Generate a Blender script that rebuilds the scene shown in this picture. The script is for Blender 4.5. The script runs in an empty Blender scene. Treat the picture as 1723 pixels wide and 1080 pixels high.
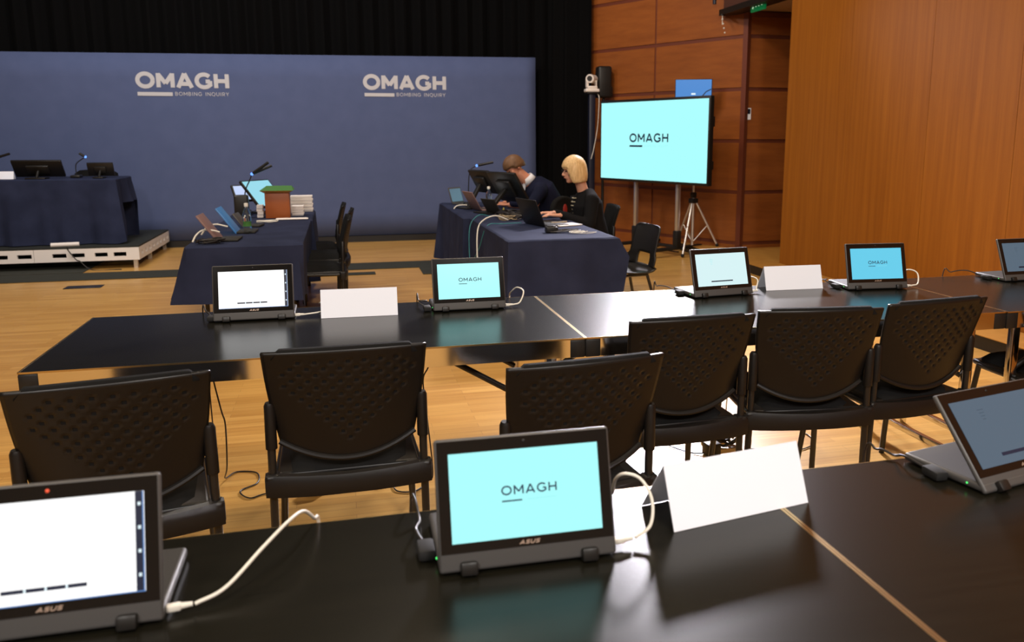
import bpy, bmesh, math, random
from mathutils import Vector, Matrix
random.seed(7)
S = bpy.context.scene
C = S.collection
PI = math.pi
# ------------------------------------------------------------------ camera
# room frame: x runs along the table rows, y away from the camera, z up
cd = bpy.data.cameras.new('camera'); cam = bpy.data.objects.new('camera', cd); C.objects.link(cam)
cd.sensor_fit = 'HORIZONTAL'; cd.sensor_width = 36.0; cd.lens = 36.0 * 1381 / 1723
cd.shift_x = -(929.7 - 861.5) / 1723; cd.shift_y = (480.5 - 540) / 1723
cd.clip_start = 0.05; cd.clip_end = 60
cam.location = (0, 0, 1.444); cam.rotation_euler = (PI / 2 - 0.179, 0, -0.25)
cd.dof.use_dof = True; cd.dof.focus_distance = 3.1; cd.dof.aperture_fstop = 4.5
S.camera = cam
# ------------------------------------------------------------------ world, lights, exposure
w = bpy.data.worlds.new('world'); S.world = w; w.use_nodes = True
bg = w.node_tree.nodes['Background']; bg.inputs[0].default_value = (1.0, 0.93, 0.82, 1); bg.inputs[1].default_value = 0.02
S.view_settings.view_transform = 'Standard'; S.view_settings.look = 'None'
S.view_settings.exposure = 0.0; S.view_settings.gamma = 1.0; S.view_settings.use_curve_mapping = False

def area(name, loc, target, size, power, col, sy=None, spread=None):
    l = bpy.data.lights.new(name, 'AREA'); l.energy = power; l.color = col
    l.shape = 'RECTANGLE'; l.size = size; l.size_y = sy or size
    if spread: l.spread = math.radians(spread)
    o = bpy.data.objects.new(name, l); C.objects.link(o); o.location = loc
    o.rotation_euler = (Vector(target) - Vector(loc)).to_track_quat('-Z', 'Y').to_euler()
    return o
WARM = (1.0, 0.80, 0.58)
for x, y, p in [(-3.0, 1.2, 70), (0.6, 0.6, 70), (2.9, 1.0, 50), (-3.2, 5.4, 75), (0.6, 5.4, 60), (2.6, 5.0, 30)]:
    area('ceiling_lamp', (x, y, 5.2), (x, y + 0.3, 0), 0.8, p, WARM)
# lamps of the rear half of the hall, behind the photographer
for x in (-2.2, 1.6):
    area('rear_lamp', (x, -2.6, 4.6), (x * 0.6 + 0.3, 2.5, 0.6), 0.8, 180, (1.0, 0.94, 0.89))
# warm wall washers in front of the timber walls
area('wall_washer', (2.2, 5.6, 4.9), (4.6, 7.4, 1.0), 0.5, 16, (1.0, 0.80, 0.50))
area('wall_washer', (1.2, 7.6, 4.9), (4.2, 10.0, 1.2), 0.4, 40, (1.0, 0.74, 0.55))
# washers for the printed backdrop
area('backdrop_washer', (-2.5, 8.2, 5.0), (-1.6, 11.7, 1.1), 1.2, 130, (1.0, 0.96, 0.95))
area('backdrop_washer', (1.2, 8.2, 5.0), (1.0, 11.7, 1.1), 0.8, 60, (1.0, 0.93, 0.92))
# stage lanterns above the screen, throwing towards the tables
area('stage_lantern', (3.7, 8.75, 3.45), (1.9, 3.0, 0.4), 0.8, 125, (0.96, 0.92, 1.0), 0.45, 62)

# ------------------------------------------------------------------ materials
def mat(name, col, rough=0.5, metal=0.0, spec=0.5, emit=None, es=1.0):
    m = bpy.data.materials.new(name); m.use_nodes = True
    b = m.node_tree.nodes['Principled BSDF']
    b.inputs['Base Color'].default_value = (*col, 1); b.inputs['Roughness'].default_value = rough
    b.inputs['Metallic'].default_value = metal; b.inputs['Specular IOR Level'].default_value = spec
    if emit:
        b.inputs['Emission Color'].default_value = (*emit, 1); b.inputs['Emission Strength'].default_value = es
    return m

def nodes(m): return m.node_tree.nodes, m.node_tree.links, m.node_tree.nodes['Principled BSDF']

def grain(name, c1, c2, scale, rough=0.4, spec=0.4, nscale=3.0, bump=0.0, fine=None):
    """streaky procedural surface; scale stretches the noise along the grain"""
    m = mat(name, c1, rough, 0, spec); n, l, b = nodes(m)
    tc = n.new('ShaderNodeTexCoord'); mp = n.new('ShaderNodeMapping'); mp.inputs['Scale'].default_value = scale
    nz = n.new('ShaderNodeTexNoise'); nz.inputs['Scale'].default_value = nscale; nz.inputs['Detail'].default_value = 6
    nz.inputs['Roughness'].default_value = 0.6
    rp = n.new('ShaderNodeValToRGB'); rp.color_ramp.elements[0].position = 0.3; rp.color_ramp.elements[1].position = 0.72
    rp.color_ramp.elements[0].color = (*c1, 1); rp.color_ramp.elements[1].color = (*c2, 1)
    l.new(tc.outputs['Object'], mp.inputs[0]); l.new(mp.outputs[0], nz.inputs[0]); l.new(nz.outputs[0], rp.inputs[0])
    l.new(rp.outputs[0], b.inputs['Base Color'])
    if bump:
        bp = n.new('ShaderNodeBump'); bp.inputs['Strength'].default_value = bump; bp.inputs['Distance'].default_value = 0.002
        l.new(nz.outputs[0], bp.inputs['Height']); l.new(bp.outputs[0], b.inputs['Normal'])
    return m

def floor_mat():
    m = mat('maple_floor', (0.5, 0.3, 0.12), 0.3, 0, 0.45); n, l, b = nodes(m)
    tc = n.new('ShaderNodeTexCoord'); br = n.new('ShaderNodeTexBrick')
    br.inputs['Scale'].default_value = 1.0; br.inputs['Brick Width'].default_value = 0.62; br.inputs['Row Height'].default_value = 0.057
    br.inputs['Mortar Size'].default_value = 0.0008; br.inputs['Mortar Smooth'].default_value = 0.6; br.offset = 0.37; br.squash = 1
    br.inputs['Color1'].default_value = (0.66, 0.385, 0.108, 1); br.inputs['Color2'].default_value = (0.54, 0.29, 0.072, 1)
    br.inputs['Mortar'].default_value = (0.26, 0.13, 0.045, 1)
    mp = n.new('ShaderNodeMapping'); mp.inputs['Scale'].default_value = (2.2, 40, 1)
    nz = n.new('ShaderNodeTexNoise'); nz.inputs['Scale'].default_value = 1.0; nz.inputs['Detail'].default_value = 5
    mx = n.new('ShaderNodeMixRGB'); mx.blend_type = 'MULTIPLY'; mx.inputs[0].default_value = 0.55
    rp = n.new('ShaderNodeValToRGB'); rp.color_ramp.elements[0].position = 0.3; rp.color_ramp.elements[1].position = 0.65
    rp.color_ramp.elements[0].color = (0.68, 0.58, 0.46, 1); rp.color_ramp.elements[1].color = (1, 1, 1, 1)
    l.new(tc.outputs['Object'], br.inputs['Vector']); l.new(tc.outputs['Object'], mp.inputs[0]); l.new(mp.outputs[0], nz.inputs[0])
    l.new(nz.outputs[0], rp.inputs[0]); l.new(br.outputs[0], mx.inputs[1]); l.new(rp.outputs[0], mx.inputs[2])
    l.new(mx.outputs[0], b.inputs['Base Color'])
    return m

def cloth_mat(name, col, col2, scale=900):
    m = mat(name, col, 0.9, 0, 0.15); n, l, b = nodes(m)
    tc = n.new('ShaderNodeTexCoord'); nz = n.new('ShaderNodeTexNoise'); nz.inputs['Scale'].default_value = 5; nz.inputs['Detail'].default_value = 8
    rp = n.new('ShaderNodeValToRGB'); rp.color_ramp.elements[0].position = 0.35; rp.color_ramp.elements[1].position = 0.7
    rp.color_ramp.elements[0].color = (*col, 1); rp.color_ramp.elements[1].color = (*col2, 1)
    l.new(tc.outputs['Object'], nz.inputs[0]); l.new(nz.outputs[0], rp.inputs[0]); l.new(rp.outputs[0], b.inputs['Base Color'])
    return m

M = dict(
    floor=floor_mat(),
    wood_v=grain('upright_veneer', (0.245, 0.08, 0.0065), (0.33, 0.116, 0.010), (1.0, 9, 0.35), 0.6, 0.2, 2.2),
    wood_h=grain('lying_veneer', (0.215, 0.062, 0.013), (0.30, 0.093, 0.019), (1.4, 1.4, 9), 0.4, 0.35, 1.6),
    batten=mat('red_batten', (0.13, 0.03, 0.012), 0.5), groove=mat('groove', (0.05, 0.02, 0.008), 0.8),
    kerb_top=grain('kerb_wood', (0.42, 0.2, 0.04), (0.5, 0.26, 0.06), (3, 3, 3), 0.4), black=mat('black_plastic', (0.011, 0.01, 0.009), 0.42, 0, 0.4),
    chairshell=mat('chair_shell', (0.0068, 0.0058, 0.0052), 0.38, 0, 0.34), fabric=cloth_mat('black_upholstery', (0.006, 0.006, 0.006), (0.010, 0.010, 0.010)),
    tube=mat('black_tube', (0.012, 0.011, 0.010), 0.33, 0.0, 0.5), rubber=mat('black_rubber', (0.006, 0.006, 0.006), 0.8),
    top=grain('black_laminate', (0.006, 0.0055, 0.0035), (0.0095, 0.0085, 0.0055), (1.5, 30, 1), 0.24, 0.29, 3.0),
    brass=mat('edge_trim', (0.62, 0.47, 0.24), 0.28, 1.0), chrome=mat('chrome', (0.72, 0.7, 0.68), 0.12, 1.0),
    alu=mat('brushed_aluminium', (0.75, 0.73, 0.71), 0.35, 0.9), alum2=mat('painted_aluminium', (0.85, 0.82, 0.80), 0.4, 0.1),
    navy=cloth_mat('navy_cloth', (0.016, 0.021, 0.048), (0.024, 0.031, 0.068)),
    back=cloth_mat('blue_backdrop', (0.078, 0.103, 0.205), (0.086, 0.112, 0.22)), drape=mat('black_drape', (0.002, 0.002, 0.0022), 0.95, 0, 0.1),
    print=mat('pale_print', (0.50, 0.50, 0.52), 0.8), ceil=mat('dark_ceiling', (0.03, 0.03, 0.03), 0.9),
    plaster=mat('plaster', (0.32, 0.25, 0.18), 0.9), shell=mat('grey_laptop_shell', (0.085, 0.082, 0.08), 0.45, 0.25),
    keyslab=mat('dark_laptop_base', (0.016, 0.014, 0.010), 0.65), bezel=mat('glossy_bezel', (0.004, 0.004, 0.004), 0.12, 0, 0.5),
    cyan=mat('cyan_screen', (0, 0, 0), 0.25, 0, 0.3, (0.42, 1.0, 1.0), 1.0), white=mat('white_screen', (0, 0, 0), 0.25, 0, 0.3, (1, 1, 1), 1.15),
    softw=mat('pale_screen', (0, 0, 0), 0.25, 0, 0.3, (0.72, 0.95, 0.97), 0.95), cyan2=mat('side_seen_cyan_screen', (0, 0, 0), 0.25, 0, 0.3, (0.14, 0.62, 0.84), 1.0),
    dim=mat('dim_screen', (0, 0, 0), 0.15, 0, 0.5, (0.09, 0.14, 0.19), 1.0), ink=mat('navy_ink', (0.005, 0.02, 0.07), 0.6),
    faint=mat('faint_ink', (0, 0, 0), 0.5, 0, 0.3, (0.33, 0.86, 0.88), 1.0), dimtxt=mat('dim_text', (0, 0, 0), 0.5, 0, 0.3, (0.055, 0.085, 0.12), 1.0),
    darkink=mat('dark_ink', (0.006, 0.012, 0.04), 0.5), bluestrip=mat('blue_strip', (0, 0, 0), 0.3, 0, 0.3, (0.12, 0.25, 0.55), 1.0),
    icon=mat('white_icons', (0, 0, 0), 0.3, 0, 0.3, (0.8, 0.95, 1.0), 1.0), logo=mat('tan_logo', (0.42, 0.31, 0.24), 0.4, 0.3),
    card=mat('white_card', (0.84, 0.88, 0.98), 0.75), paper=mat('white_paper', (0.8, 0.75, 0.72), 0.8),
    cablew=mat('white_cable', (0.75, 0.72, 0.64), 0.45), cableb=mat('black_cable', (0.012, 0.009, 0.008), 0.5), teal=mat('teal_cable', (0.03, 0.22, 0.24), 0.5),
    ledr=mat('red_led', (0.1, 0, 0), 0.4, 0, 0.3, (0.9, 0.12, 0.05), 1.0), ledg=mat('green_led', (0, 0.1, 0), 0.4, 0, 0.3, (0.1, 1, 0.2), 1.2), ledb=mat('blue_led', (0, 0, 0.1), 0.4, 0, 0.3, (0.12, 0.3, 1.0), 2.0),
    orange=grain('orange_timber', (0.30, 0.075, 0.018), (0.36, 0.10, 0.022), (2, 2, 0.6), 0.45), green=mat('green_baize', (0.045, 0.16, 0.03), 0.85),
    petrol=mat('bright_blue_case', (0.06, 0.22, 0.55), 0.4), bluescreen=mat('blue_monitor_screen', (0, 0, 0), 0.3, 0, 0.3, (0.06, 0.24, 0.62), 1.0),
    camwhite=mat('camera_white', (0.8, 0.74, 0.68), 0.4), navycol=mat('dark_blue_metal', (0.008, 0.010, 0.025), 0.4, 0.2),
    skin=mat('skin', (0.62, 0.31, 0.2), 0.55), skin2=mat('flushed_skin', (0.55, 0.24, 0.15), 0.55), lips=mat('lips', (0.4, 0.12, 0.1), 0.5),
    suit=cloth_mat('navy_suit', (0.005, 0.007, 0.020), (0.008, 0.010, 0.03)), shirt=mat('white_shirt', (0.7, 0.72, 0.78), 0.8), knit=mat('black_knit', (0.006, 0.006, 0.007), 0.95, 0, 0.15),
    stripe=mat('cream_stripe', (0.45, 0.4, 0.28), 0.9), eye=mat('eye_dark', (0.02, 0.012, 0.01), 0.3), steel=mat('steel', (0.6, 0.6, 0.6), 0.3, 1),
    blond=grain('blond_hair', (0.42, 0.25, 0.09), (0.80, 0.58, 0.31), (30, 30, 2.0), 0.5, 0.4, 4.0, 0.4), brown=grain('brown_hair', (0.10, 0.05, 0.022), (0.17, 0.09, 0.045), (9, 9, 2), 0.55, 0.3, 4.0, 0.4),
    mat_=grain('dark_floor_mat', (0.022, 0.024, 0.018), (0.032, 0.033, 0.026), (4, 4, 1), 0.85), decktop=grain('deck_top', (0.017, 0.02, 0.017), (0.026, 0.028, 0.024), (5, 5, 1), 0.7),
    pink=mat('pink_case', (0.22, 0.13, 0.12), 0.5), ltblue=mat('pale_blue_screen', (0, 0, 0), 0.3, 0, 0.3, (0.33, 0.72, 0.85), 1.0), ltblue2=mat('lilac_screen', (0, 0, 0), 0.3, 0, 0.3, (0.42, 0.55, 0.85), 1.0),
    exitg=mat('exit_green', (0.01, 0.2, 0.06), 0.5, 0, 0.3, (0.0, 0.07, 0.02), 1.0), exitw=mat('exit_white', (0.6, 0.75, 0.6), 0.5, 0, 0.3, (0.4, 0.6, 0.42), 0.8),
    red=mat('dull_red', (0.3, 0.015, 0.012), 0.6), glasscl=None, chalk=mat('chalk', (0.7, 0.68, 0.62), 0.7), brownbeam=mat('dark_red_beam', (0.075, 0.028, 0.018), 0.6),
    soffit=mat('pale_soffit', (0.5, 0.33, 0.2), 0.8), beige=mat('beige_block', (0.35, 0.27, 0.16), 0.7), gold=mat('gold_label', (0.4, 0.3, 0.05), 0.5))
def glass(name, col, rough=0.05):
    m = mat(name, col, rough); b = m.node_tree.nodes['Principled BSDF']; b.inputs['Transmission Weight'].default_value = 1.0; b.inputs['IOR'].default_value = 1.3
    return m
M['pet'] = glass('clear_bottle', (0.9, 0.97, 0.93))

# ------------------------------------------------------------------ helpers
def tag(o, label, cat, group=None):
    o['label'] = label; o['category'] = cat
    if group: o['group'] = group
    return o
def thing(name, label, cat, loc=(0, 0, 0), rz=0, group=None):
    o = bpy.data.objects.new(name, None); C.objects.link(o); o.empty_display_size = 0.05
    o.location = loc; o.rotation_euler = (0, 0, rz)
    return tag(o, label, cat, group)
def struct(o): o['kind'] = 'structure'; return o
def dup(root, loc, rz, label, group=None, scale=None):
    r = root.copy(); C.objects.link(r); r.location = loc; r.rotation_euler = (0, 0, rz); r['label'] = label
    if group: r['group'] = group
    for ch in list(root.children):
        c = ch.copy(); C.objects.link(c); c.parent = r
        for g in list(ch.children):
            d = g.copy(); C.objects.link(d); d.parent = c
    return r

class MB:
    def __init__(s): s.bm = bmesh.new()
    def _add(s, verts, faces, mi=0, smooth=False, X=None):
        vs = [s.bm.verts.new(X @ Vector(v) if X else v) for v in verts]; out = []
        for f in faces:
            try:
                fc = s.bm.faces.new([vs[i] for i in f]); fc.material_index = mi; fc.smooth = smooth; out.append(fc)
            except ValueError: pass
        return vs
    def box(s, c, d, mi=0, rz=0, X=None):
        x, y, z = d[0] / 2, d[1] / 2, d[2] / 2
        R = Matrix.Translation(c) @ Matrix.Rotation(rz, 4, 'Z')
        if X: R = X @ R
        v = [(a, b, e) for a in (-x, x) for b in (-y, y) for e in (-z, z)]
        s._add(v, [(0, 1, 3, 2), (4, 6, 7, 5), (0, 4, 5, 1), (2, 3, 7, 6), (0, 2, 6, 4), (1, 5, 7, 3)], mi, False, R); return s
    def b2(s, x0, x1, y0, y1, z0, z1, mi=0, X=None):
        return s.box(((x0 + x1) / 2, (y0 + y1) / 2, (z0 + z1) / 2), (x1 - x0, y1 - y0, z1 - z0), mi, 0, X)
    def rbox(s, c, d, r=0.005, seg=2, mi=0, X=None):
        """box with rounded edges"""
        t = bmesh.new(); bmesh.ops.create_cube(t, size=1.0)
        for v in t.verts: v.co = Vector((v.co.x * d[0] + c[0], v.co.y * d[1] + c[1], v.co.z * d[2] + c[2]))
        bmesh.ops.bevel(t, geom=list(t.edges), offset=min(r, min(d) * 0.49), segments=seg, affect='EDGES', profile=0.5)
        t.verts.ensure_lookup_table(); t.verts.index_update()
        vs = [tuple(v.co) for v in t.verts]; fs = [[v.index for v in f.verts] for f in t.faces]; t.free()
        s._add(vs, fs, mi, True, X); return s
    def tube(s, pts, r, n=10, mi=0, cap=True, X=None):
        pts = [Vector(p) for p in pts]; rs = r if isinstance(r, (list, tuple)) else [r] * len(pts)
        rings = []; up = None
        for i, p in enumerate(pts):
            t = (pts[min(i + 1, len(pts) - 1)] - pts[max(i - 1, 0)]).normalized()
            if up is None: up = t.orthogonal().normalized()
            up = (up - t * up.dot(t)); up = up.normalized() if up.length > 1e-6 else t.orthogonal().normalized()
            sd = t.cross(up)
            rings.append([p + (up * math.cos(2 * PI * k / n) + sd * math.sin(2 * PI * k / n)) * rs[i] for k in range(n)])
        v = [q for rg in rings for q in rg]; f = []
        for i in range(len(pts) - 1):
            for k in range(n):
                f.append((i * n + k, i * n + (k + 1) % n, (i + 1) * n + (k + 1) % n, (i + 1) * n + k))
        if cap: f.append(tuple(range(n))[::-1]); f.append(tuple((len(pts) - 1) * n + k for k in range(n)))
        s._add(v, f, mi, True, X); return s
    def lathe(s, prof, n=24, mi=0, X=None):
        v = []; f = []
        for r, z in prof:
            for k in range(n): v.append((r * math.cos(2 * PI * k / n), r * math.sin(2 * PI * k / n), z))
        for i in range(len(prof) - 1):
            for k in range(n): f.append((i * n + k, i * n + (k + 1) % n, (i + 1) * n + (k + 1) % n, (i + 1) * n + k))
        f.append(tuple(range(n))[::-1]); f.append(tuple((len(prof) - 1) * n + k for k in range(n)))
        s._add(v, f, mi, True, X); return s
    def prism(s, poly, z0, z1, mi=0, X=None):
        n = len(poly); v = [(p[0], p[1], z0) for p in poly] + [(p[0], p[1], z1) for p in poly]
        f = [tuple(range(n))[::-1], tuple(range(n, 2 * n))] + [(i, (i + 1) % n, n + (i + 1) % n, n + i) for i in range(n)]
        s._add(v, f, mi, False, X); return s
    def ball(s, c, r, n=12, sc=(1, 1, 1), mi=0, X=None):
        v = [(0, 0, 1)]; f = []
        for i in range(1, n):
            for k in range(n * 2):
                a = PI * i / n; b = PI * k / n; v.append((math.sin(a) * math.cos(b), math.sin(a) * math.sin(b), math.cos(a)))
        v.append((0, 0, -1)); m = n * 2
        for k in range(m): f.append((0, 1 + k, 1 + (k + 1) % m)); f.append((len(v) - 1, 1 + (n - 2) * m + (k + 1) % m, 1 + (n - 2) * m + k))
        for i in range(n - 2):
            for k in range(m): f.append((1 + i * m + k, 1 + (i + 1) * m + k, 1 + (i + 1) * m + (k + 1) % m, 1 + i * m + (k + 1) % m))
        v = [(c[0] + r * sc[0] * p[0], c[1] + r * sc[1] * p[1], c[2] + r * sc[2] * p[2]) for p in v]
        s._add(v, f, mi, True, X); return s
    def limb(s, a, b, ra, rb):
        a = Vector(a); b = Vector(b); s.tube([a, b], [ra, rb], 14); s.ball(a, ra, 8); s.ball(b, rb, 8); return s
    def build(s, name, m, parent=None, loc=None, sharp=True, label=None, remesh=None, rot=None):
        bmesh.ops.recalc_face_normals(s.bm, faces=s.bm.faces) if not remesh and sharp else None
        me = bpy.data.meshes.new(name); s.bm.to_mesh(me); s.bm.free()
        for k in (m if isinstance(m, (list, tuple)) else [m]): me.materials.append(M[k])
        try: me.set_sharp_from_angle(angle=math.radians(38))
        except Exception: pass
        o = bpy.data.objects.new(name, me); C.objects.link(o)
        if parent: o.parent = parent
        if loc: o.location = loc
        if rot: o.rotation_euler = rot
        if label: o['label'] = label
        if remesh:
            md = o.modifiers.new('remesh', 'REMESH'); md.mode = 'VOXEL'; md.voxel_size = remesh; md.use_smooth_shade = True
            sm = o.modifiers.new('smooth', 'SMOOTH'); sm.iterations = 4; sm.factor = 0.5
        return o

def smooth_path(pts, k=6):
    """Catmull-Rom through pts"""
    P = [Vector(p) for p in pts]; P = [P[0] * 2 - P[1]] + P + [P[-1] * 2 - P[-2]]; out = []
    for i in range(1, len(P) - 2):
        for j in range(k):
            t = j / k; a, b, c, d = P[i - 1], P[i], P[i + 1], P[i + 2]
            out.append(0.5 * ((2 * b) + (c - a) * t + (2 * a - 5 * b + 4 * c - d) * t * t + (3 * b - a - 3 * c + d) * t ** 3))
    out.append(P[-2]); return out
def cable(name, label, pts, r, m, cat='cable', group=None, parent=None):
    b = MB(); b.tube(smooth_path(pts), r, 8); o = b.build(name, m, parent, sharp=False)
    if not parent: tag(o, label, cat, group)
    return o

# stroke lettering: glyphs on a unit-high box, made into flat ribbons
def arc(cx, cy, rx, ry, a0, a1, n=22): return [(cx + rx * math.cos(math.radians(a0 + (a1 - a0) * i / n)), cy + ry * math.sin(math.radians(a0 + (a1 - a0) * i / n))) for i in range(n + 1)]
GL = {
 'O': (1.12, [arc(.56, .5, .5, .45, 0, 360, 36)]), 'Q': (1.12, [arc(.56, .5, .5, .45, 0, 360, 36), [(.62, .12), (.95, -.12)]]),
 'M': (1.08, [[(.07, 0), (.07, 1)], [(.07, .95), (.54, .28)], [(.54, .28), (1.01, .95)], [(1.01, 0), (1.01, 1)]]),
 'A': (1.02, [[(.05, 0), (.51, 1)], [(.97, 0), (.51, 1)], [(.24, .27), (.78, .27)]]),
 'G': (1.05, [arc(.55, .5, .49, .45, 42, 322, 30), [(.96, .5), (.96, .12)], [(.96, .46), (.66, .46)]]),
 'H': (.9, [[(.07, 0), (.07, 1)], [(.83, 0), (.83, 1)], [(.07, .5), (.83, .5)]]),
 'B': (.78, [[(.07, 0), (.07, 1)], [(.07, .95)] + arc(.42, .74, .24, .21, 90, -90, 10) + [(.07, .53)], [(.07, .05)] + arc(.46, .29, .25, .24, -90, 90, 10) + [(.07, .53)]]),
 'I': (.3, [[(.15, 0), (.15, 1)]]), 'N': (.95, [[(.07, 0), (.07, 1)], [(.07, .97), (.87, .03)], [(.87, 0), (.87, 1)]]),
 'U': (.9, [[(.07, 1), (.07, .42)] + arc(.45, .42, .38, .38, 180, 360, 14) + [(.83, 1)]]),
 'R': (.82, [[(.07, 0), (.07, 1)], [(.07, .95)] + arc(.45, .68, .27, .27, 90, -90, 10) + [(.07, .41)], [(.42, .41), (.74, 0)]]),
 'Y': (.86, [[(.04, 1), (.43, .45)], [(.82, 1), (.43, .45)], [(.43, .45), (.43, 0)]]),
 'S': (.8, [[(.74, .9), (.2, .9), (.12, .8), (.12, .62), (.2, .52), (.62, .48), (.7, .38), (.7, .18), (.62, .08), (.06, .08)]]),
 ' ': (.45, [])}
def letters(mb, text, X, height, width, thick, space=0.14, lift=0.0, mi=0, slant=0.0):
    """write text in the local x (right), z (up) plane of X, facing local -y; fitted to the width"""
    tot = sum(GL[c][0] for c in text) + space * (len(text) - 1); kx = width / tot; x = 0; n = 0
    for c in text:
        w, ss = GL[c]
        for st in ss:
            p = [Vector(((x + a + slant * b) * kx, b * height)) for a, b in st]
            for i in range(len(p) - 1):
                d = (p[i + 1] - p[i]);
                if d.length < 1e-9: continue
                d = d.normalized(); nn = Vector((-d.y, d.x)) * thick / 2
                e = d * thick * (0.5 if (len(st) > 2 and (0 < i < len(p) - 2)) else 0.0) * 0.4
                q = [p[i] - e + nn, p[i] - e - nn, p[i + 1] + e - nn, p[i + 1] + e + nn]; n += 1
                mb._add([(a.x, -lift - (n % 5) * 0.00002 * (height / 0.02), a.y) for a in q], [(0, 1, 2, 3)], mi, False, X)
        x += w + space
    return mb

# ------------------------------------------------------------------ the setting
b = MB(); b.b2(-9, 7, -4, 13, -0.1, 0); struct(b.build('floor', 'floor'))
b = MB(); b.b2(-9, 7, -4, 13, 6.0, 6.1); struct(b.build('ceiling', 'ceil'))
b = MB(); b.b2(-9, 7, 12.6, 12.7, 0, 6); struct(b.build('wall_back', 'ceil'))
b = MB(); b.b2(-9.1, -9, -4, 13, 0, 6); struct(b.build('wall_left', 'plaster'))
b = MB(); b.b2(-9, 7, -4.1, -4, 0, 6); struct(b.build('wall_front', 'plaster'))
# right wall of tall veneered panels, ending at a free edge
edges = [7.93, 6.84, 5.75, 4.84, 3.93, 3.02, 2.11, 1.2, 0.29, -0.62, -1.53, -2.44, -4.0]
b = MB()
for a, c in zip(edges[:-1], edges[1:]): b.b2(4.565, 4.62, c + 0.002, a - 0.002, 0, 6)
struct(b.build('wall_right', 'wood_v'))
b = MB(); b.b2(4.60, 4.80, -4, 7.925, 0, 6); struct(b.build('trim_1', 'groove'))
# splayed timber wall behind the screen and its return inside the niche
CX_, CY_ = 4.67, 9.12; du = Vector((-0.468, 0.884, 0)).normalized(); ang = math.atan2(du.y, du.x)
W1 = Matrix.Translation((CX_, CY_, 0)) @ Matrix.Rotation(ang, 4, 'Z')   # local x runs up the wall away from the corner, local -y into the wall
rails = [0.16, 0.783, 1.397, 2.006, 2.611, 3.22, 3.83, 4.44, 5.05, 5.66]
zs = [(0.0, 0.14)] + [(rails[i] + 0.022, rails[i + 1] - 0.022) for i in range(9)]
b = MB()
for z0, z1 in zs:
    for x0, x1 in ((0.03, 1.375), (1.405, 2.75), (2.78, 4.1)):
        b.b2(x0, x1, -0.05, -0.002, z0, z1, 0, W1)
struct(b.build('wall_niche', 'wood_h'))
b = MB(); b.b2(0, 4.1, -0.2, -0.012, 0, 5.99, 0, W1); b.b2(-0.035, 0.03, -0.05, 0.012, 0, 5.99, 0, W1); struct(b.build('trim_2', 'batten'))
b = MB()
for z0, z1 in zs[:5] + [(rails[4] + .022, 2.84)]: b.b2(4.70, 7.0, 9.13, 9.18, z0, z1 if z1 < 2.84 else 2.84)
struct(b.build('wall_return', 'wood_h'))
b = MB(); b.b2(4.67, 7.0, 9.145, 9.3, 0, 2.9); b.b2(4.68, 7, 9.11, 9.15, 2.83, 2.885); struct(b.build('trim_3', 'batten'))
b = MB(); b.b2(4.63, 7.0, 7.8, 9.2, 2.9, 3.0); struct(b.build('trim_4', 'soffit'))
b = MB(); b.b2(6.4, 6.5, 7.9, 9.2, 0, 3.0); struct(b.build('trim_5', 'wood_h'))
b = MB(); b.b2(4.46, 4.62, 7.93, 9.3, 2.93, 6.0); struct(b.build('trim_6', 'brownbeam'))
b = MB(); b.b2(4.44, 4.64, 7.93, 9.38, 2.865, 2.93); struct(b.build('trim_7', 'black'))
# low plinth along the foot of the niche
b = MB(); b.b2(4.225, 4.56, 4.0, 9.95, 0, 0.095, 1); b.b2(4.56, 6.4, 7.95, 9.12, 0, 0.095, 1)
b.b2(4.22, 4.56, 4.0, 9.95, 0.095, 0.1, 0); b.b2(4.56, 6.4, 7.95, 9.12, 0.095, 0.1, 0); struct(b.build('trim_8', ['kerb_top', 'black']))

# ------------------------------------------------------------------ curtain and backdrop
def drape(pts, z0, z1, amp=0.05, wl=0.22, step=0.03):
    mb = MB(); P = [Vector((*p, 0)) for p in pts]; s = 0; cols = []
    for a, c in zip(P[:-1], P[1:]):
        L = (c - a).length; d = (c - a) / L; n = Vector((-d.y, d.x, 0)); k = int(L / step)
        for i in range(k):
            t = i * L / k; q = a + d * t + n * amp * (math.sin((s + t) * 2 * PI / wl) + 0.4 * math.sin((s + t) * 2 * PI / wl * 0.37 + 1)); cols.append(q)
        s += L
    v = []; f = []
    for q in cols: v += [(q.x, q.y, z0), (q.x, q.y, z1)]
    for i in range(len(cols) - 1): f.append((2 * i, 2 * i + 2, 2 * i + 3, 2 * i + 1))
    mb._add(v, f, 0, True); return mb
tag(drape([(-7.8, 12.15), (2.2, 12.15), (3.0, 11.9), (3.50, 11.27)], 0.01, 5.9).build('stage_curtain', 'drape', sharp=False), 'tall black pleated curtain hanging behind the blue backdrop', 'curtain')
bk = thing('backdrop', 'wide blue printed backdrop with OMAGH BOMBING INQUIRY in pale letters', 'backdrop', (0, 11.75, 0))
mb = MB(); nx = 60
v = []; f = []
for i in range(nx + 1):
    x = -6.2 + (2.745 + 6.2) * i / nx
    for j in range(9):
        v.append((x, 0.012 * math.sin(x * 1.3 + j * .4) * (1 - j / 8), 0.09 + (2.555 + 0.012 * (x - 2.7) / 1.0 - 0.09) * j / 8))
for i in range(nx):
    for j in range(8): f.append((i * 9 + j, (i + 1) * 9 + j, (i + 1) * 9 + j + 1, i * 9 + j + 1))
mb._add(v, f, 0, True); o = mb.build('printed_cloth', 'back', bk, sharp=False)
sd = o.modifiers.new('thick', 'SOLIDIFY'); sd.thickness = 0.012; sd.offset = 1
b = MB(); b.b2(-6.2, 2.74, -0.03, 0.05, 0.0, 0.085); b.build('base_rail', 'black', bk)
b = MB()
for x in (-5, -2.2, 0.6, 2.6): b.b2(x, x + .04, 0.05, 0.09, 0.05, 2.45)
b.build('frame', 'black', bk)
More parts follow.
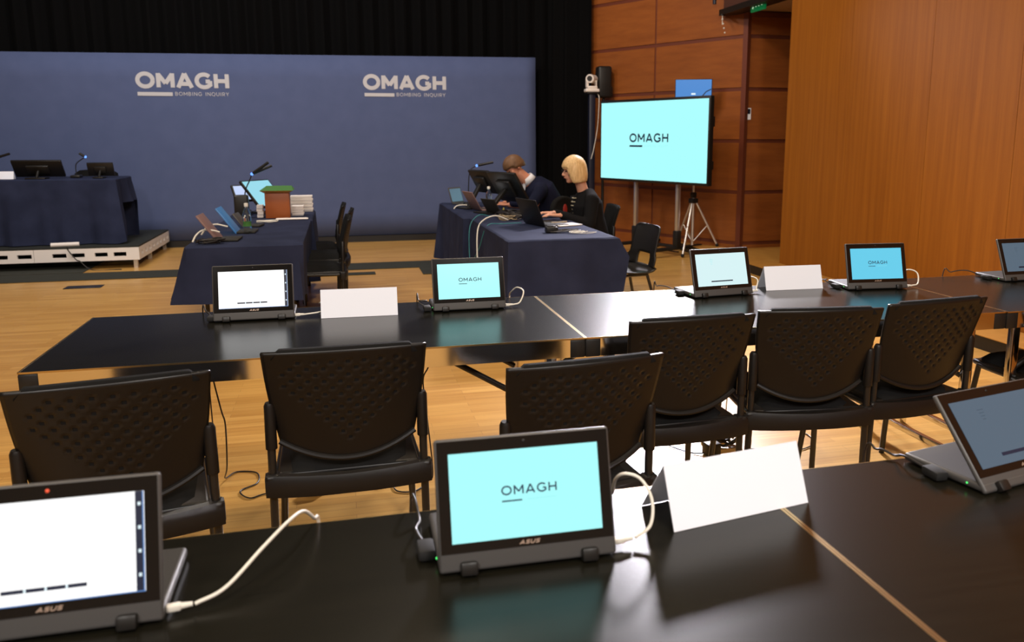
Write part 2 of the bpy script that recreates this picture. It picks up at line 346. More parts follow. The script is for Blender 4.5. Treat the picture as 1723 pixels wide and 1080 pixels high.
def backtext(x0, x1, z0, z1, zb, ze, xb):
    X = Matrix.Translation((x0, -0.018, z0)); k = z1 - z0
    m_ = MB(); letters(m_, 'OMAGH', X, k, x1 - x0, 0.051, 0.24); m_.build('lettering', 'print', bk, sharp=False, label='large pale OMAGH lettering')
    m_ = MB(); m_.b2(x0, xb, -0.022, -0.018, zb, ze); m_.build('underline_bar', 'print', bk)
    m_ = MB(); letters(m_, 'BOMBING INQUIRY', Matrix.Translation((xb + 0.03, -0.018, zb + 0.006)), 0.046, x1 - xb - 0.03, 0.0062, 0.3); m_.build('small_lettering', 'print', bk, sharp=False)
backtext(-2.475, -1.38, 2.072, 2.25, 1.965, 2.012, -2.06)
backtext(0.355, 1.455, 2.092, 2.27, 1.99, 2.035, 0.755)

# ------------------------------------------------------------------ folding tables
def make_table(label, x, y, group):
    t = thing('folding_table', label, 'table', (x, y, 0), 0, group)
    L, D, H = 1.798, 0.80, 0.74
    b = MB(); b.b2(0.005, L - 0.005, 0.0022, D - 0.0015, H - 0.006, H); b.b2(0.032, L - 0.032, 0.032, D - 0.032, H - 0.026, H - 0.006); b.build('tabletop', 'top', t)
    b = MB()
    for (a, c, e, g) in ((0, L, 0.0, 0.0022), (0, L, D - 0.0015, D), (0, 0.005, 0, D), (L - 0.005, L, 0, D)): b.b2(a, c, e, g, H - 0.0055, H + (0.0006 if c - a < 1 else 0.0003))
    b.build('edge_trim', 'brass', t, label='gold coloured edge strip')
    b = MB()
    b.b2(0.055, L - 0.055, 0.002, 0.03, H - 0.070, H - 0.0055); b.b2(0.055, L - 0.055, D - 0.03, D - 0.002, H - 0.070, H - 0.0055)
    b.b2(0.002, 0.03, 0.055, D - 0.055, H - 0.070, H - 0.0055); b.b2(L - 0.03, L - 0.002, 0.055, D - 0.055, H - 0.070, H - 0.0055)
    b.build('apron', 'chrome', t, label='mirror chrome apron rail')
    for cx in (0.0275, L - 0.0275):
        for cy in (0.0275, D - 0.0275):
            b = MB(); b.rbox((cx, cy, H - 0.039), (0.057, 0.057, 0.066), 0.006); b.build('corner_block', 'black', t)
    for cx, sx in ((0.11, 1), (L - 0.11, -1)):
        for cy in (0.07, D - 0.07):
            b = MB(); b.rbox((cx, cy, 0.345), (0.04, 0.028, 0.69), 0.004); b.build('leg', 'chrome', t)
        b = MB(); b.rbox((cx, D / 2, 0.10), (0.028, D - 0.14, 0.028), 0.004); b.build('cross_bar', 'chrome', t)
        for cy in (0.09, D - 0.09):
            b = MB(); b.tube([(cx + sx * 0.005, cy, 0.45), (cx + sx * 0.42, cy, 0.70)], 0.011); b.build('brace', 'tube', t)
    return t
T1 = make_table('left black laminate table of the second row, its end out over open floor', -0.98, 2.73, 'black folding tables')
dup(T1, (0.8195, 2.728, 0), 0, 'black laminate table in the middle of the second row, bright light reflected in its top')
dup(T1, (2.619, 2.724, 0), 0, 'black laminate table at right of second row, next to the tall timber panels')
dup(T1, (-1.003, 0.684, 0), 0, 'nearest black laminate table, left of the gold seam in the foreground')
dup(T1, (0.7965, 0.684, 0), 0.0, 'nearest black laminate table, right of the gold seam in the foreground')

# ------------------------------------------------------------------ perforated visitor chairs
def make_chair(label, loc, rz, group):
    t = thing('visitor_chair', label, 'chair', loc, rz, group)
    # shell: grid with cut-out holes
    mb = MB(); NU, NV = 40, 34; vv = {}
    def pt(u, v):
        hw = 0.203 + 0.036 * v + 0.006 * math.sin(PI * v)
        zb = 0.474 + 0.060 * u * u; zt = 0.829 + 0.004 * (1 - u * u)
        x = u * hw; y = 0.012 - 0.075 * v ** 1.2 - 0.030 * (1 - u * u) - 0.02 * (1 - v) ** 3 * 0
        return (x, y, zb + (zt - zb) * v)
    for i in range(NU + 1):
        for j in range(NV + 1): vv[i, j] = mb.bm.verts.new(pt(-1 + 2 * i / NU, j / NV))
    for i in range(NU):
        for j in range(NV):
            u = -1 + 2 * (i + .5) / NU; v = (j + .5) / NV; hole = False
            jj = NV - 1 - j
            if jj >= 3 and (jj - 3) % 2 == 0 and jj < 29:
                row = (jj - 3) // 2; off = 0 if row % 2 == 0 else 2
                lim = (0.68, 0.80, 0.84, 0.82, 0.80, 0.76, 0.70, 0.64, 0.56, 0.47, 0.37, 0.26, 0.12)[row]
                if (i + off) % 4 == 0 and abs(u - 0.012) < lim: hole = True
            if not hole:
                fc = mb.bm.faces.new((vv[i, j], vv[i + 1, j], vv[i + 1, j + 1], vv[i, j + 1])); fc.smooth = True
    o = mb.build('backrest', 'chairshell', t, sharp=False, label='curved perforated plastic shell')
    sd = o.modifiers.new('thick', 'SOLIDIFY'); sd.thickness = 0.010; sd.offset = -1
    # lip along the lower edge
    b = MB(); b.tube([Vector(pt(u, 0)) + Vector((0, -0.002, 0)) for u in [-1 + k / 10 for k in range(21)]], 0.009, 8); b.build('lower_lip', 'chairshell', o, sharp=False)
    # upholstered pad on the sitter's side
    mb = MB(); v = []; f = []; nu, nv = 18, 10
    for i in range(nu + 1):
        for j in range(nv + 1):
            u = (-1 + 2 * i / nu) * 0.88; q = 0.12 + 0.91 * j / nv; p = pt(u, q)
            k = 1 - 0.25 * (max(0, abs(u) - .7) / .18) ** 2 * (1 if j in (0, nv) else 0)
            v.append((p[0] * 0.995, p[1] + 0.020, p[2] - (0.02 if (i in (0, nu) and j == nv) else 0)))
    for i in range(nu):
        for j in range(nv): f.append((i * (nv + 1) + j, (i + 1) * (nv + 1) + j, (i + 1) * (nv + 1) + j + 1, i * (nv + 1) + j + 1))
    mb._add(v, f, 0, True); o = mb.build('back_pad', 'fabric', t, sharp=False); sd = o.modifiers.new('thick', 'SOLIDIFY'); sd.thickness = 0.018; sd.offset = 1
    # seat pan, cushion
    b = MB(); b.rbox((0, 0.215, 0.424), (0.43, 0.43, 0.026), 0.012, 3); b.build('seat_pan', 'chairshell', t)
    b = MB(); n = 9; v = []; f = []
    for i in range(n + 1):
        for j in range(n + 1):
            u = -1 + 2 * i / n; q = -1 + 2 * j / n; hw = 0.20 + 0.02 * q
            v.append((u * hw * .97, 0.215 + q * 0.215, 0.434 + 0.045 * (1 - u ** 8) * (1 - q ** 8)))
    for i in range(n):
        for j in range(n): f.append((i * (n + 1) + j, (i + 1) * (n + 1) + j, (i + 1) * (n + 1) + j + 1, i * (n + 1) + j + 1))
    b._add(v, f, 0, True); b.build('seat', 'fabric', t, sharp=False)
    # curved rear bar with sleeves round the legs
    mb = MB(); v = []; f = []; n = 20
    for i in range(n + 1):
        u = -1 + 2 * i / n; x = u * 0.250; y = -0.012 - 0.022 * (1 - u * u) ** 0.8; zc = 0.404 - 0.006 * (1 - u * u); h = 0.034 - 0.004 * (1 - abs(u)) 
        v += [(x, y - 0.010, zc - h), (x, y - 0.014, zc + 0.3 * h), (x, y - 0.004, zc + h), (x, y + 0.022, zc + h), (x, y + 0.022, zc - h)]
    for i in range(n):
        for k in range(5): f.append((i * 5 + k, i * 5 + (k + 1) % 5, (i + 1) * 5 + (k + 1) % 5, (i + 1) * 5 + k))
    f += [tuple(range(5)), tuple(n * 5 + k for k in range(5))]
    mb._add(v, f, 0, True)
    for s in (-1, 1): mb.rbox((s * 0.229, 0.0, 0.404), (0.046, 0.05, 0.07), 0.012, 3)
    mb.build('rear_bar', 'chairshell', t)
    for s in (-1, 1):
        b = MB(); b.tube([(s * 0.235, 0.01, 0.0), (s * 0.229, 0, 0.40), (s * 0.227, -0.004, 0.58)], 0.0125, 12); b.build('leg', 'tube', t)
        b = MB(); b.tube([(s * 0.235, 0.44, 0.0), (s * 0.212, 0.385, 0.415)], 0.0125, 12); b.build('leg', 'tube', t)
        b = MB(); b.tube([(s * 0.227, -0.004, 0.52), (s * 0.226, -0.008, 0.655), (s * 0.226, -0.009, 0.665)], [0.0175, 0.0165, 0.012], 14); b.build('post_cover', 'chairshell', t)
        b = MB(); b.tube([(s * 0.219, 0.0, 0.41), (s * 0.212, 0.385, 0.415)], 0.011, 10); b.build('side_rail', 'tube', t)
    return t
GC = 'black perforated visitor chairs'
CH = make_chair('perforated black chair at the left picture edge, pulled out askew', (-0.608, 2.295, 0), 0.19, GC)
dup(CH, (-0.013, 2.495, 0), 0.02, 'perforated black chair square to the left table, two adapters on floor beneath')
dup(CH, (0.636, 2.18, 0), 0.11, 'black perforated chair directly behind the big cyan laptop in the foreground')
dup(CH, (1.155, 2.62, 0), 0.03, 'black perforated chair tucked under middle table, left of three side by side')
dup(CH, (1.67, 2.635, 0), -0.13, 'black perforated chair, middle one of three side by side at the second row')
dup(CH, (2.184, 2.67, 0), 0.09, 'black perforated chair, right one of three side by side, beside the chrome table legs')
GL_ = 'chairs along the left clothed table'
dup(CH, (-0.03, 6.62, 0), PI / 2 + .04, 'black perforated chair at the left navy clothed table, nearest the camera', GL_)
dup(CH, (0.0, 7.25, 0), PI / 2 - .05, 'black perforated chair at the left navy clothed table, middle of the row', GL_)
dup(CH, (-0.06, 7.9, 0), PI / 2, 'black perforated chair at the left navy clothed table, farthest of the row', GL_)
dup(CH, (2.33, 7.12, 0), PI / 2 - .08, 'black chair the blond woman is sitting on', 'chairs on the right clothed table')
dup(CH, (2.30, 8.2, 0), PI / 2, 'black chair the man in the navy suit is sitting on', 'chairs on the right clothed table')
dup(CH, (3.01, 2.66, 0), 0.0, 'black chair at the right second row table, only seat and leg in frame', GC)

# ------------------------------------------------------------------ convertible laptops
def make_laptop(label, loc, rz, kind, tilt=16, group='grey convertible laptops standing tent style on the tables'):
    t = thing('convertible_laptop', label, 'laptop', loc, rz, group)
    X = Matrix.Translation((0, 0, 0.006)) @ Matrix.Rotation(-math.radians(tilt), 4, 'X')     # screen plane, local z up the lid, -y to the viewer
    W_, H_ = 0.300, 0.215
    b = MB(); b.rbox((0, 0.006, H_ / 2), (W_, 0.012, H_), 0.0055, 3, 0, X); lid = b.build('lid', 'shell', t)
    b = MB(); b.box((0, -0.0002, 0.030 + 0.091), (W_ - 0.008, 0.0012, 0.181), 0, 0, X); bz = b.build('bezel', 'bezel', t, label='glossy black screen border')
    dx, z0, z1 = 0.1275, 0.046, 0.1905
    mk = {'cyan': 'cyan', 'doc': 'white', 'docsoft': 'softw', 'cyan2': 'cyan2', 'dim': 'dim'}[kind]
    b = MB(); b.box((0, -0.0012, (z0 + z1) / 2), (2 * dx, 0.0008, z1 - z0), 0, 0, X); ds = b.build('display', mk, t, label={'cyan': 'lit pale cyan display reading OMAGH', 'doc': 'lit white display', 'docsoft': 'lit pale display', 'cyan2': 'lit blue display reading OMAGH', 'dim': 'dim grey display'}[kind])
    if kind in ('cyan', 'cyan2'):
        b = MB(); letters(b, 'OMAGH', X @ Matrix.Translation((-0.042, -0.0018, 0.1165)), 0.0145, 0.094, 0.0026, 0.25); b.build('lettering', 'ink', ds, sharp=False)
        b = MB(); b.box((-0.042 + 0.017, -0.002, 0.1065), (0.034, 0.0004, 0.0024), 0, 0, X); b.build('underline', 'ink', ds)
        b = MB(); b.box((0.026, -0.002, 0.107), (0.05, 0.0004, 0.0007), 0, 0, X); b.build('faint_line', 'faint', ds)
    else:
        im = 'darkink' if kind != 'dim' else 'dimtxt'
        b = MB(); b.box((-0.005 if kind != 'dim' else 0.0, -0.002, 0.066), (0.11, 0.0004, 0.0052 if kind != 'dim' else 0.007), 0, 0, X); b.build('caption_bar', im if kind != 'dim' else 'darkink', ds)
        if kind == 'doc':
            b = MB(); b.box((dx - 0.007, -0.002, (z0 + z1) / 2), (0.010, 0.0004, z1 - z0), 0, 0, X); b.build('side_bar', 'darkink', ds)
            b = MB(); b.box((dx - 0.0015, -0.0024, (z0 + z1) / 2), (0.0018, 0.0004, z1 - z0), 0, 0, X); b.box((0, -0.0024, z0 + 0.0008), (2 * dx, 0.0004, 0.0015), 0, 0, X); b.build('blue_border', 'bluestrip', ds)
            b = MB()
            for k in range(4): b.box((dx - 0.0065, -0.0026, z1 - 0.018 - k * 0.034), (0.004, 0.0004, 0.005), 0, 0, X)
            b.build('icons', 'icon', ds)
            b = MB()
            for k in range(3): b.box((-0.03 + k * 0.027, -0.0024, 0.066), (0.003, 0.0004, 0.0054), 0, 0, X)
            b.build('caption_gaps', 'icon', ds)
        else:
            b = MB()
            for k in range(4): b.box((-0.05, -0.002, 0.165 - k * 0.007), (0.018 - k * .003, 0.0004, 0.0012), 0, 0, X)
            b.build('text_lines', 'dimtxt' if kind == 'dim' else 'faint', ds)
    b = MB(); b.ball((0, 0, 0), 0.0028, 6, (1, .3, 1), 0, X @ Matrix.Translation((0.0, -0.001, 0.203))); b.build('webcam', 'ledr' if 'red camera light' in label else 'black', t)
    b = MB(); letters(b, 'ASUS', X @ Matrix.Translation((-0.0165, -0.0012, 0.0345)), 0.006, 0.033, 0.0017, 0.2, slant=0.35); b.build('lettering', 'logo', t, sharp=False, label='small tan ASUS lettering')
    for s in (-1, 1):
        b = MB(); b.rbox((s * 0.102, -0.001, 0.006), (0.028, 0.022, 0.022), 0.004, 2, 0, X); b.build('hinge', 'black', t)
    b = MB(); b.rbox((0, 0.106, 0.0115), (W_, 0.196, 0.017), 0.006, 3); base = b.build('keyboard_base', 'shell', t)
    b = MB(); b.box((0, 0.106, 0.0201), (W_ - 0.012, 0.184, 0.0006)); b.build('underside_plate', 'keyslab', base)
    b = MB(); b.ball((-0.1502, 0.045, 0.012), 0.0022, 6); b.build('power_light', 'ledg', base)
    for sx in (-1, 1):
        for yy in (0.03, 0.18):
            b = MB(); b.lathe([(0.006, 0), (0.006, 0.004)], 10, 0, Matrix.Translation((sx * 0.12, yy, 0))); b.build('rubber_foot', 'rubber', base)
    return t
LP = [
 ((-0.352, 3.305, 0.7406), 0.0, 'doc', 16, 'laptop with a white page at the left end of the second row of tables'),
 ((0.491, 3.288, 0.7406), 0.0, 'cyan', 16, 'laptop with cyan OMAGH screen just left of the gold seam in the second row'),
 ((1.640, 3.305, 0.7406), 0.10, 'docsoft', 17, 'laptop with a pale page beside the bright reflection on middle table'),
 ((2.411, 3.28, 0.7406), -0.10, 'cyan2', 16, 'laptop with blue OMAGH screen on the middle table near its right end'),
 ((3.296, 3.307, 0.7406), 0.02, 'dim', 22, 'laptop with dim grey screen at the right end of the second row'),
 ((-0.431, 1.203, 0.7406), 0.0, 'doc', 16, 'big foreground laptop at lower left with white page and red camera light'),
 ((0.276, 1.228, 0.7406), -0.015, 'cyan', 16, 'big foreground laptop with cyan OMAGH screen, beside the name card'),
 ((1.362, 1.300, 0.7406), 0.20, 'dim', 40, 'foreground laptop at right edge with dim grey screen leaning far back'),
]
for loc, rz, kd, tl, lab in LP: make_laptop(lab, loc, rz, kd, tl)

# white network leads plugged into the right side of each laptop
def lead(pts, label, plug):
    t = thing('network_cable', label, 'cable', (0, 0, 0), 0, 'white network leads of the laptops')
    b = MB(); b.tube(smooth_path(pts, 8), 0.0031, 10); b.build('cord', 'cablew', t, sharp=False)
    p, d = Vector(plug[0]), Vector(plug[1]).normalized(); X = Matrix.Translation(p) @ d.to_track_quat('X', 'Z').to_matrix().to_4x4()
    b = MB(); b.rbox((0.010, 0, 0), (0.020, 0.012, 0.010), 0.002, 2, 0, X); b.tube([(0.02, 0, 0), (0.036, 0, 0)], [0.005, 0.0036], 10, 0, True, X); b.build('plug', 'cablew', t)
lead([(-0.242, 1.230, 0.752), (-0.20, 1.25, 0.762), (-0.15, 1.31, 0.79), (-0.11, 1.37, 0.805), (-0.09, 1.42, 0.795), (-0.075, 1.452, 0.765), (-0.07, 1.50, 0.735), (-0.068, 1.52, 0.60), (-0.07, 1.55, 0.3), (-0.08, 1.6, 0.012)],
     'thick white network lead arching from the lower left laptop over the table edge', ((-0.281, 1.226, 0.7525), (1, .12, 0)))
lead([(0.472, 1.262, 0.752), (0.505, 1.275, 0.765), (0.517, 1.30, 0.80), (0.505, 1.325, 0.83), (0.48, 1.34, 0.838), (0.468, 1.36, 0.82), (0.475, 1.40, 0.775), (0.485, 1.46, 0.752), (0.49, 1.50, 0.735), (0.49, 1.53, 0.5), (0.5, 1.56, 0.012)],
     'cream network lead looping up beside the foreground cyan laptop', ((0.430, 1.258, 0.7525), (1, .08, 0)))
def small_lead(x, y, label, h=0.05, w=0.07):
    lead([(x + 0.033, y + .025, 0.752), (x + w, y + 0.04, 0.758), (x + w + 0.025, y + 0.08, 0.752 + h * .8), (x + w + .005, y + 0.12, 0.752 + h), (x + w - 0.01, y + 0.17, 0.752 + h * .5), (x + w - 0.005, y + 0.235, 0.752), (x + w, y + 0.26, 0.70), (x + w, y + .28, 0.3), (x + w, y + 0.3, 0.012)],
         label, ((x - 0.002, y + .025, 0.7525), (1, 0, 0)))
small_lead(-0.20, 3.303, 'white lead at the laptop with white page on the second row', 0.03, 0.10)
small_lead(0.642, 3.288, 'white lead curling up beside the cyan laptop on the second row left table', 0.055, 0.065)
small_lead(1.792, 3.325, 'white lead curled between the pale page laptop and the middle name card', 0.05, 0.035)
small_lead(2.56, 3.262, 'white lead curling from the blue screened laptop near the right table seam', 0.06, 0.08)

# black power plugs at the left flank of laptops
def plug(x, y, pts, label):
    t = thing('power_lead', label, 'cable', (x, y, 0.741), 0, 'black power leads of the laptops')
    b = MB(); b.rbox((0, 0, 0.011), (0.03, 0.05, 0.02), 0.006, 2); b.build('plug', 'rubber', t)
    b = MB(); b.tube(smooth_path(pts), 0.0028, 8); b.build('cord', 'cableb', t, sharp=False)
plug(1.178, 1.375, [(0, 0.02, 0.01), (-0.02, 0.07, 0.022), (-0.015, 0.11, 0.008), (-0.03, 0.15, 0.008), (-0.03, .2, -.05), (-0.03, .22, -.6)], 'black power lead lying beside the dim laptop in the foreground')
plug(1.462, 3.40, [(0, 0.02, 0.01), (-0.02, 0.10, 0.02), (-0.05, 0.15, 0.015), (-0.05, 0.19, -0.02), (-.05, .2, -.6)], 'black power lead at the left flank of the pale page laptop')
plug(2.245, 3.37, [(0, 0.02, 0.01), (-0.03, 0.05, 0.03), (0.0, 0.08, 0.03), (-0.04, 0.12, 0.015), (-0.04, 0.20, -0.02), (-.04, .22, -.6)], 'tangled black power lead left of the blue screened laptop')
plug(0.318, 3.33, [(0, 0.02, 0.01), (-0.03, 0.04, 0.03), (0.005, 0.06, 0.03), (-0.02, 0.14, 0.015), (-0.02, 0.25, -0.02), (-.02, .27, -.6)], 'coiled black power lead left of the cyan laptop on second row')
plug(3.118, 3.40, [(0, 0.02, 0.01), (-0.03, 0.10, 0.03), (-0.10, 0.13, 0.02), (-0.12, 0.17, -0.02), (-.12, .19, -.6)], 'thin dark power lead left of the dim laptop at right end')
plug(0.112, 1.31, [(0, 0.02, 0.01), (-0.012, 0.06, 0.02), (0.0, 0.12, 0.008), (-0.01, 0.21, -0.02), (-.01, .23, -.6)], 'black power lead at the left flank of the foreground cyan laptop')
plug(-0.512, 3.345, [(0, 0.02, 0.01), (-0.03, 0.08, 0.02), (-0.06, 0.18, -0.02), (-.06, .22, -.6)], 'thin black power lead left of the white page laptop')

# folded white name cards
def name_card(label, loc, rz, w=0.298, h=0.108, d=0.10):
    t = MB(); e = 0.0012; yb = d; ya = d * 0.36
    for (y0, y1) in ((0, ya), (yb, ya)):
        s = 1 if y0 == 0 else -1
        t._add([(-w / 2, y0, 0), (w / 2, y0, 0), (w / 2, y1, h), (-w / 2, y1, h), (-w / 2, y0 + e * s, 0), (w / 2, y0 + e * s, 0), (w / 2, y1 + e * s * .2, h - e), (-w / 2, y1 + e * s * .2, h - e)],
               [(0, 1, 2, 3), (5, 4, 7, 6), (0, 4, 5, 1), (1, 5, 6, 2), (2, 6, 7, 3), (3, 7, 4, 0)])
    o = t.build('name_card', 'card', None, loc, rot=(0, 0, rz)); tag(o, label, 'name card', 'blank white folded name cards'); return o
name_card('blank white folded card between the two laptops of the left second row table', (0.047, 3.283, 0.7408), -0.03)
name_card('blank white folded card between pale and blue screened laptops on the middle table', (2.037, 3.385, 0.7408), -0.04, 0.29)
name_card('large blank white folded card in the foreground, standing across the gold seam', (0.706, 1.309, 0.7408), 0.165, 0.306, 0.112, 0.12)

# ------------------------------------------------------------------ stage platform
st = thing('stage_platform', 'low stage deck with dark top and slotted metal skirting at far left', 'stage', (-2.23, 9.96, 0))
b = MB(); b.b2(-4.2, 0.0, 0.0, 1.69, 0.235, 0.252); b.build('deck', 'decktop', st)
def panel(mb, x0, x1, y0, y1, slots, axis):
    """slotted rail between z .095 and .235"""
    zA, zB, s0, s1 = 0.095, 0.235, 0.140, 0.185
    def bb(a, c, z0, z1):
        if axis == 'x': mb.b2(a, c, y0, y1, z0, z1)
        else: mb.b2(x0, x1, a, c, z0, z1)
    lo, hi = (x0, x1) if axis == 'x' else (y0, y1)
    bb(lo, hi, zA, s0); bb(lo, hi, s1, zB); cur = lo
    for a, c in sorted(slots):
        bb(cur, a, s0, s1); cur = c
    bb(cur, hi, s0, s1)
sl = [(-0.87, -0.73), (-0.68, -0.55), (-0.45, -0.32), (-0.26, -0.13), (-1.21, -1.07), (-1.44, -1.3)] + [(-1.9 - k * .24, -1.77 - k * .24) for k in range(9)]
b = MB(); b.b2(-0.06, 0.002, -0.002, 0.06, 0.095, 0.235); b.build('corner_post', 'alum2', st)
for k in range(4):
    b = MB(); x1 = -k * 1.05; x0 = x1 - 1.046; panel(b, x0, x1, 0.0, 0.03, [s for s in sl if s[0] > x0 + .01 and s[1] < x1 - .01], 'x'); b.build('front_rail', 'alum2', st, label='slotted pale metal rail')
b = MB(); panel(b, -0.03, 0.0, 0.0, 1.69, [(0.12 + k * .2, 0.22 + k * .2) for k in range(8)], 'y'); b.build('side_rail', 'alum2', st)
for (x, y) in ((-0.05, 0.05), (-0.05, 0.75), (-0.05, 1.62), (-1.6, .05), (-3.0, .05)):
    b = MB(); b.b2(x - .02, x + .02, y - .02, y + .02, 0, 0.095); b.build('leg', 'alu', st)
cable('loose_cable', 'thin black cable hanging over the front of the stage deck', [(-2.93, 9.9, 0.27), (-2.93, 9.94, 0.22), (-2.86, 9.93, 0.12), (-2.82, 9.92, 0.1), (-2.7, 9.9, 0.006), (-2.4, 9.86, 0.006)], 0.006, 'cableb')
b = MB(); b.tube([(-3.12, 10.02, 0.277), (-2.85, 10.06, 0.277)], 0.024, 14); tag(b.build('paper_roll', 'paper'), 'small white paper roll on the stage deck in front of the navy cloth', 'paper roll')

# ------------------------------------------------------------------ clothed tables
def cloth(name, x0, x1, y0, y1, z, zb, label, flare=0.03, amp=0.018, seed=1, sides=None, cf=0.05):
    """tablecloth over a table: flat top, rounded edge, pleated sides; zb(side) gives the hem, sides 0 front 1 right 2 back 3 left"""
    rnd = random.Random(seed); per = []; step = 0.04
    for side, (a, c) in enumerate((((x0, y0), (x1, y0)), ((x1, y0), (x1, y1)), ((x1, y1), (x0, y1)), ((x0, y1), (x0, y0)))):
        L = math.hypot(c[0] - a[0], c[1] - a[1]); n = max(2, int(L / step)); nx_, ny_ = [(0, -1), (1, 0), (0, 1), (-1, 0)][side]
        for i in range(n):
            t = i / n; per.append((a[0] + (c[0] - a[0]) * t, a[1] + (c[1] - a[1]) * t, nx_, ny_, side, t, L))
    N = len(per); ph = [rnd.uniform(0, 6.28) for _ in range(6)]; rows = 14; mb = MB(); v = []; f = []; s = 0
    for k, (x, y, nx_, ny_, side, t, L) in enumerate(per):
        s = k * step
        c = min(t, 1 - t) * L
        if c < step * 1.1:                                     # soften the corner normals
            p = per[k - 1]; q = per[(k + 1) % N]; nx_, ny_ = (p[2] + q[2] + nx_), (p[3] + q[3] + ny_); l_ = math.hypot(nx_, ny_); nx_, ny_ = nx_ / l_, ny_ / l_
        w_ = math.sin(s * 2 * PI / 0.47 + ph[0]) + 0.6 * math.sin(s * 2 * PI / 0.29 + ph[1]) + 0.35 * math.sin(s * 2 * PI / 0.17 + ph[2])
        zb_ = zb(side, t)
        corner = math.exp(-(c / 0.10) ** 2)
        for j in range(rows + 1):
            q = j / rows
            if j == 0: v.append((x - nx_ * 0.012, y - ny_ * 0.012, z)); continue
            if j == 1: v.append((x - nx_ * 0.002, y - ny_ * 0.002, z - 0.004)); continue
            o_ = 0.004 + (sides[side] if sides else flare) * q + amp * w_ * q ** 1.3 + cf * corner * q
            v.append((x + nx_ * o_, y + ny_ * o_, z - 0.012 - (z - 0.012 - zb_) * (j - 2) / (rows - 2)))
    R_ = rows + 1
    for k in range(N):
        for j in range(rows): a = k * R_ + j; c = ((k + 1) % N) * R_ + j; f.append((a, a + 1, c + 1, c))
    f.append(tuple(k * R_ for k in range(N)))
    mb._add(v, f, 0, True); mb.bm.faces.ensure_lookup_table()
    o = mb.build(name, 'navy', None, sharp=True); return tag(o, label, 'tablecloth', 'navy tablecloths')
def plain_table(label, x0, x1, y0, y1, z, z0=0.0):
    t = thing('trestle_table', label, 'table', ((x0 + x1) / 2, (y0 + y1) / 2, z0), 0, 'tables under navy cloths'); hx, hy, h = (x1 - x0) / 2 - .012, (y1 - y0) / 2 - .012, z - z0 - .006
    b = MB(); b.b2(-hx, hx, -hy, hy, h - 0.022, h - .002); b.build('tabletop', 'black', t)
    for sx in (-1, 1):
        for sy in (-1, 1):
            b = MB(); b.tube([(sx * (hx - .06), sy * (hy - .06), 0), (sx * (hx - .06), sy * (hy - .06), h - .022)], 0.014); b.build('leg', 'tube', t)
plain_table('judge side table standing on the stage deck under the navy cloth', -4.9, -2.50, 10.22, 10.92, 0.985, 0.253)
cloth('tablecloth', -4.9, -2.47, 10.2, 10.94, 0.985, lambda s, t: 0.262 if s in (0, 2, 3) else 0.28 + 0.42 * min(1, t * 3.0), 'navy cloth over the table on the stage deck at far left', 0.03, 0.028, 3)
plain_table('near table under navy cloth left of centre, cloth hanging short of the floor', -0.985, -0.28, 5.76, 7.38, 0.738)
cloth('tablecloth', -1.0, -0.27, 5.745, 7.4, 0.74, lambda s, t: 0.36 if s != 1 else 0.30, 'navy cloth on the near left clothed table, water bottle and tablets on it', 0.05, 0.009, 5, (0.05, -0.03, 0.0, 0.14), 0.0)
plain_table('far table under navy cloth left of centre, beneath the small orange lectern', -0.985, -0.28, 7.43, 8.38, 0.738)
cloth('tablecloth', -1.0, -0.27, 7.415, 8.4, 0.74, lambda s, t: 0.2, 'navy cloth on far left clothed table, small orange lectern on it', 0.015, 0.01, 8)
plain_table('near table under navy cloth right of centre, nearest its square front corner', 1.12, 1.89, 5.57, 7.24, 0.738)
cloth('tablecloth', 1.105, 1.90, 5.555, 7.255, 0.74, lambda s, t: 0.10 if s in (0, 3, 2) else 0.60, 'navy cloth on the near right clothed table where the woman types', 0.02, 0.012, 11)
plain_table('far table under navy cloth right of centre, near the man', 1.06, 1.83, 7.29, 8.98, 0.738)
cloth('tablecloth', 1.04, 1.85, 7.27, 9.0, 0.74, lambda s, t: 0.14 if s in (0, 3, 2) else 0.60, 'navy cloth on the far right clothed table where the man reads', 0.02, 0.016, 14)

# ------------------------------------------------------------------ dark mats and plate on the floor
def flat(name, x0, x1, y0, y1, label, m='mat_', cat='floor mat', group='dark strips laid on the floor', z=0.008):
    b = MB(); b.rbox(((x0 + x1) / 2, (y0 + y1) / 2, z / 2 + .0005), (x1 - x0, y1 - y0, z), 0.003, 1); tag(b.build(name, m), label, cat, group)
flat('floor_strip', -6.5, 1.12, 9.2, 9.68, 'long dark strip across the floor in front of the stage deck')
flat('floor_strip', -6.4, -2.75, 9.72, 11.3, 'broad dark sheet painting in the shade beneath the stage deck')  # widens the mat strip; its dark colour paints in the under-stage shade
flat('floor_strip', -0.9, 0.31, 8.84, 9.0, 'short dark strip on the floor by the left clothed table chairs')
flat('floor_strip', 0.80, 1.08, 8.72, 9.198, 'square dark mat piece on the floor at corner of right clothed table')
flat('floor_strip', 1.0, 1.5, 7.2, 8.3, 'dark mat under the right clothed table')
flat('floor_socket_cover', -2.65, -2.32, 8.70, 8.86, 'small dark metal cover plate set on floor at left', 'navycol', 'floor plate', None, 0.006)

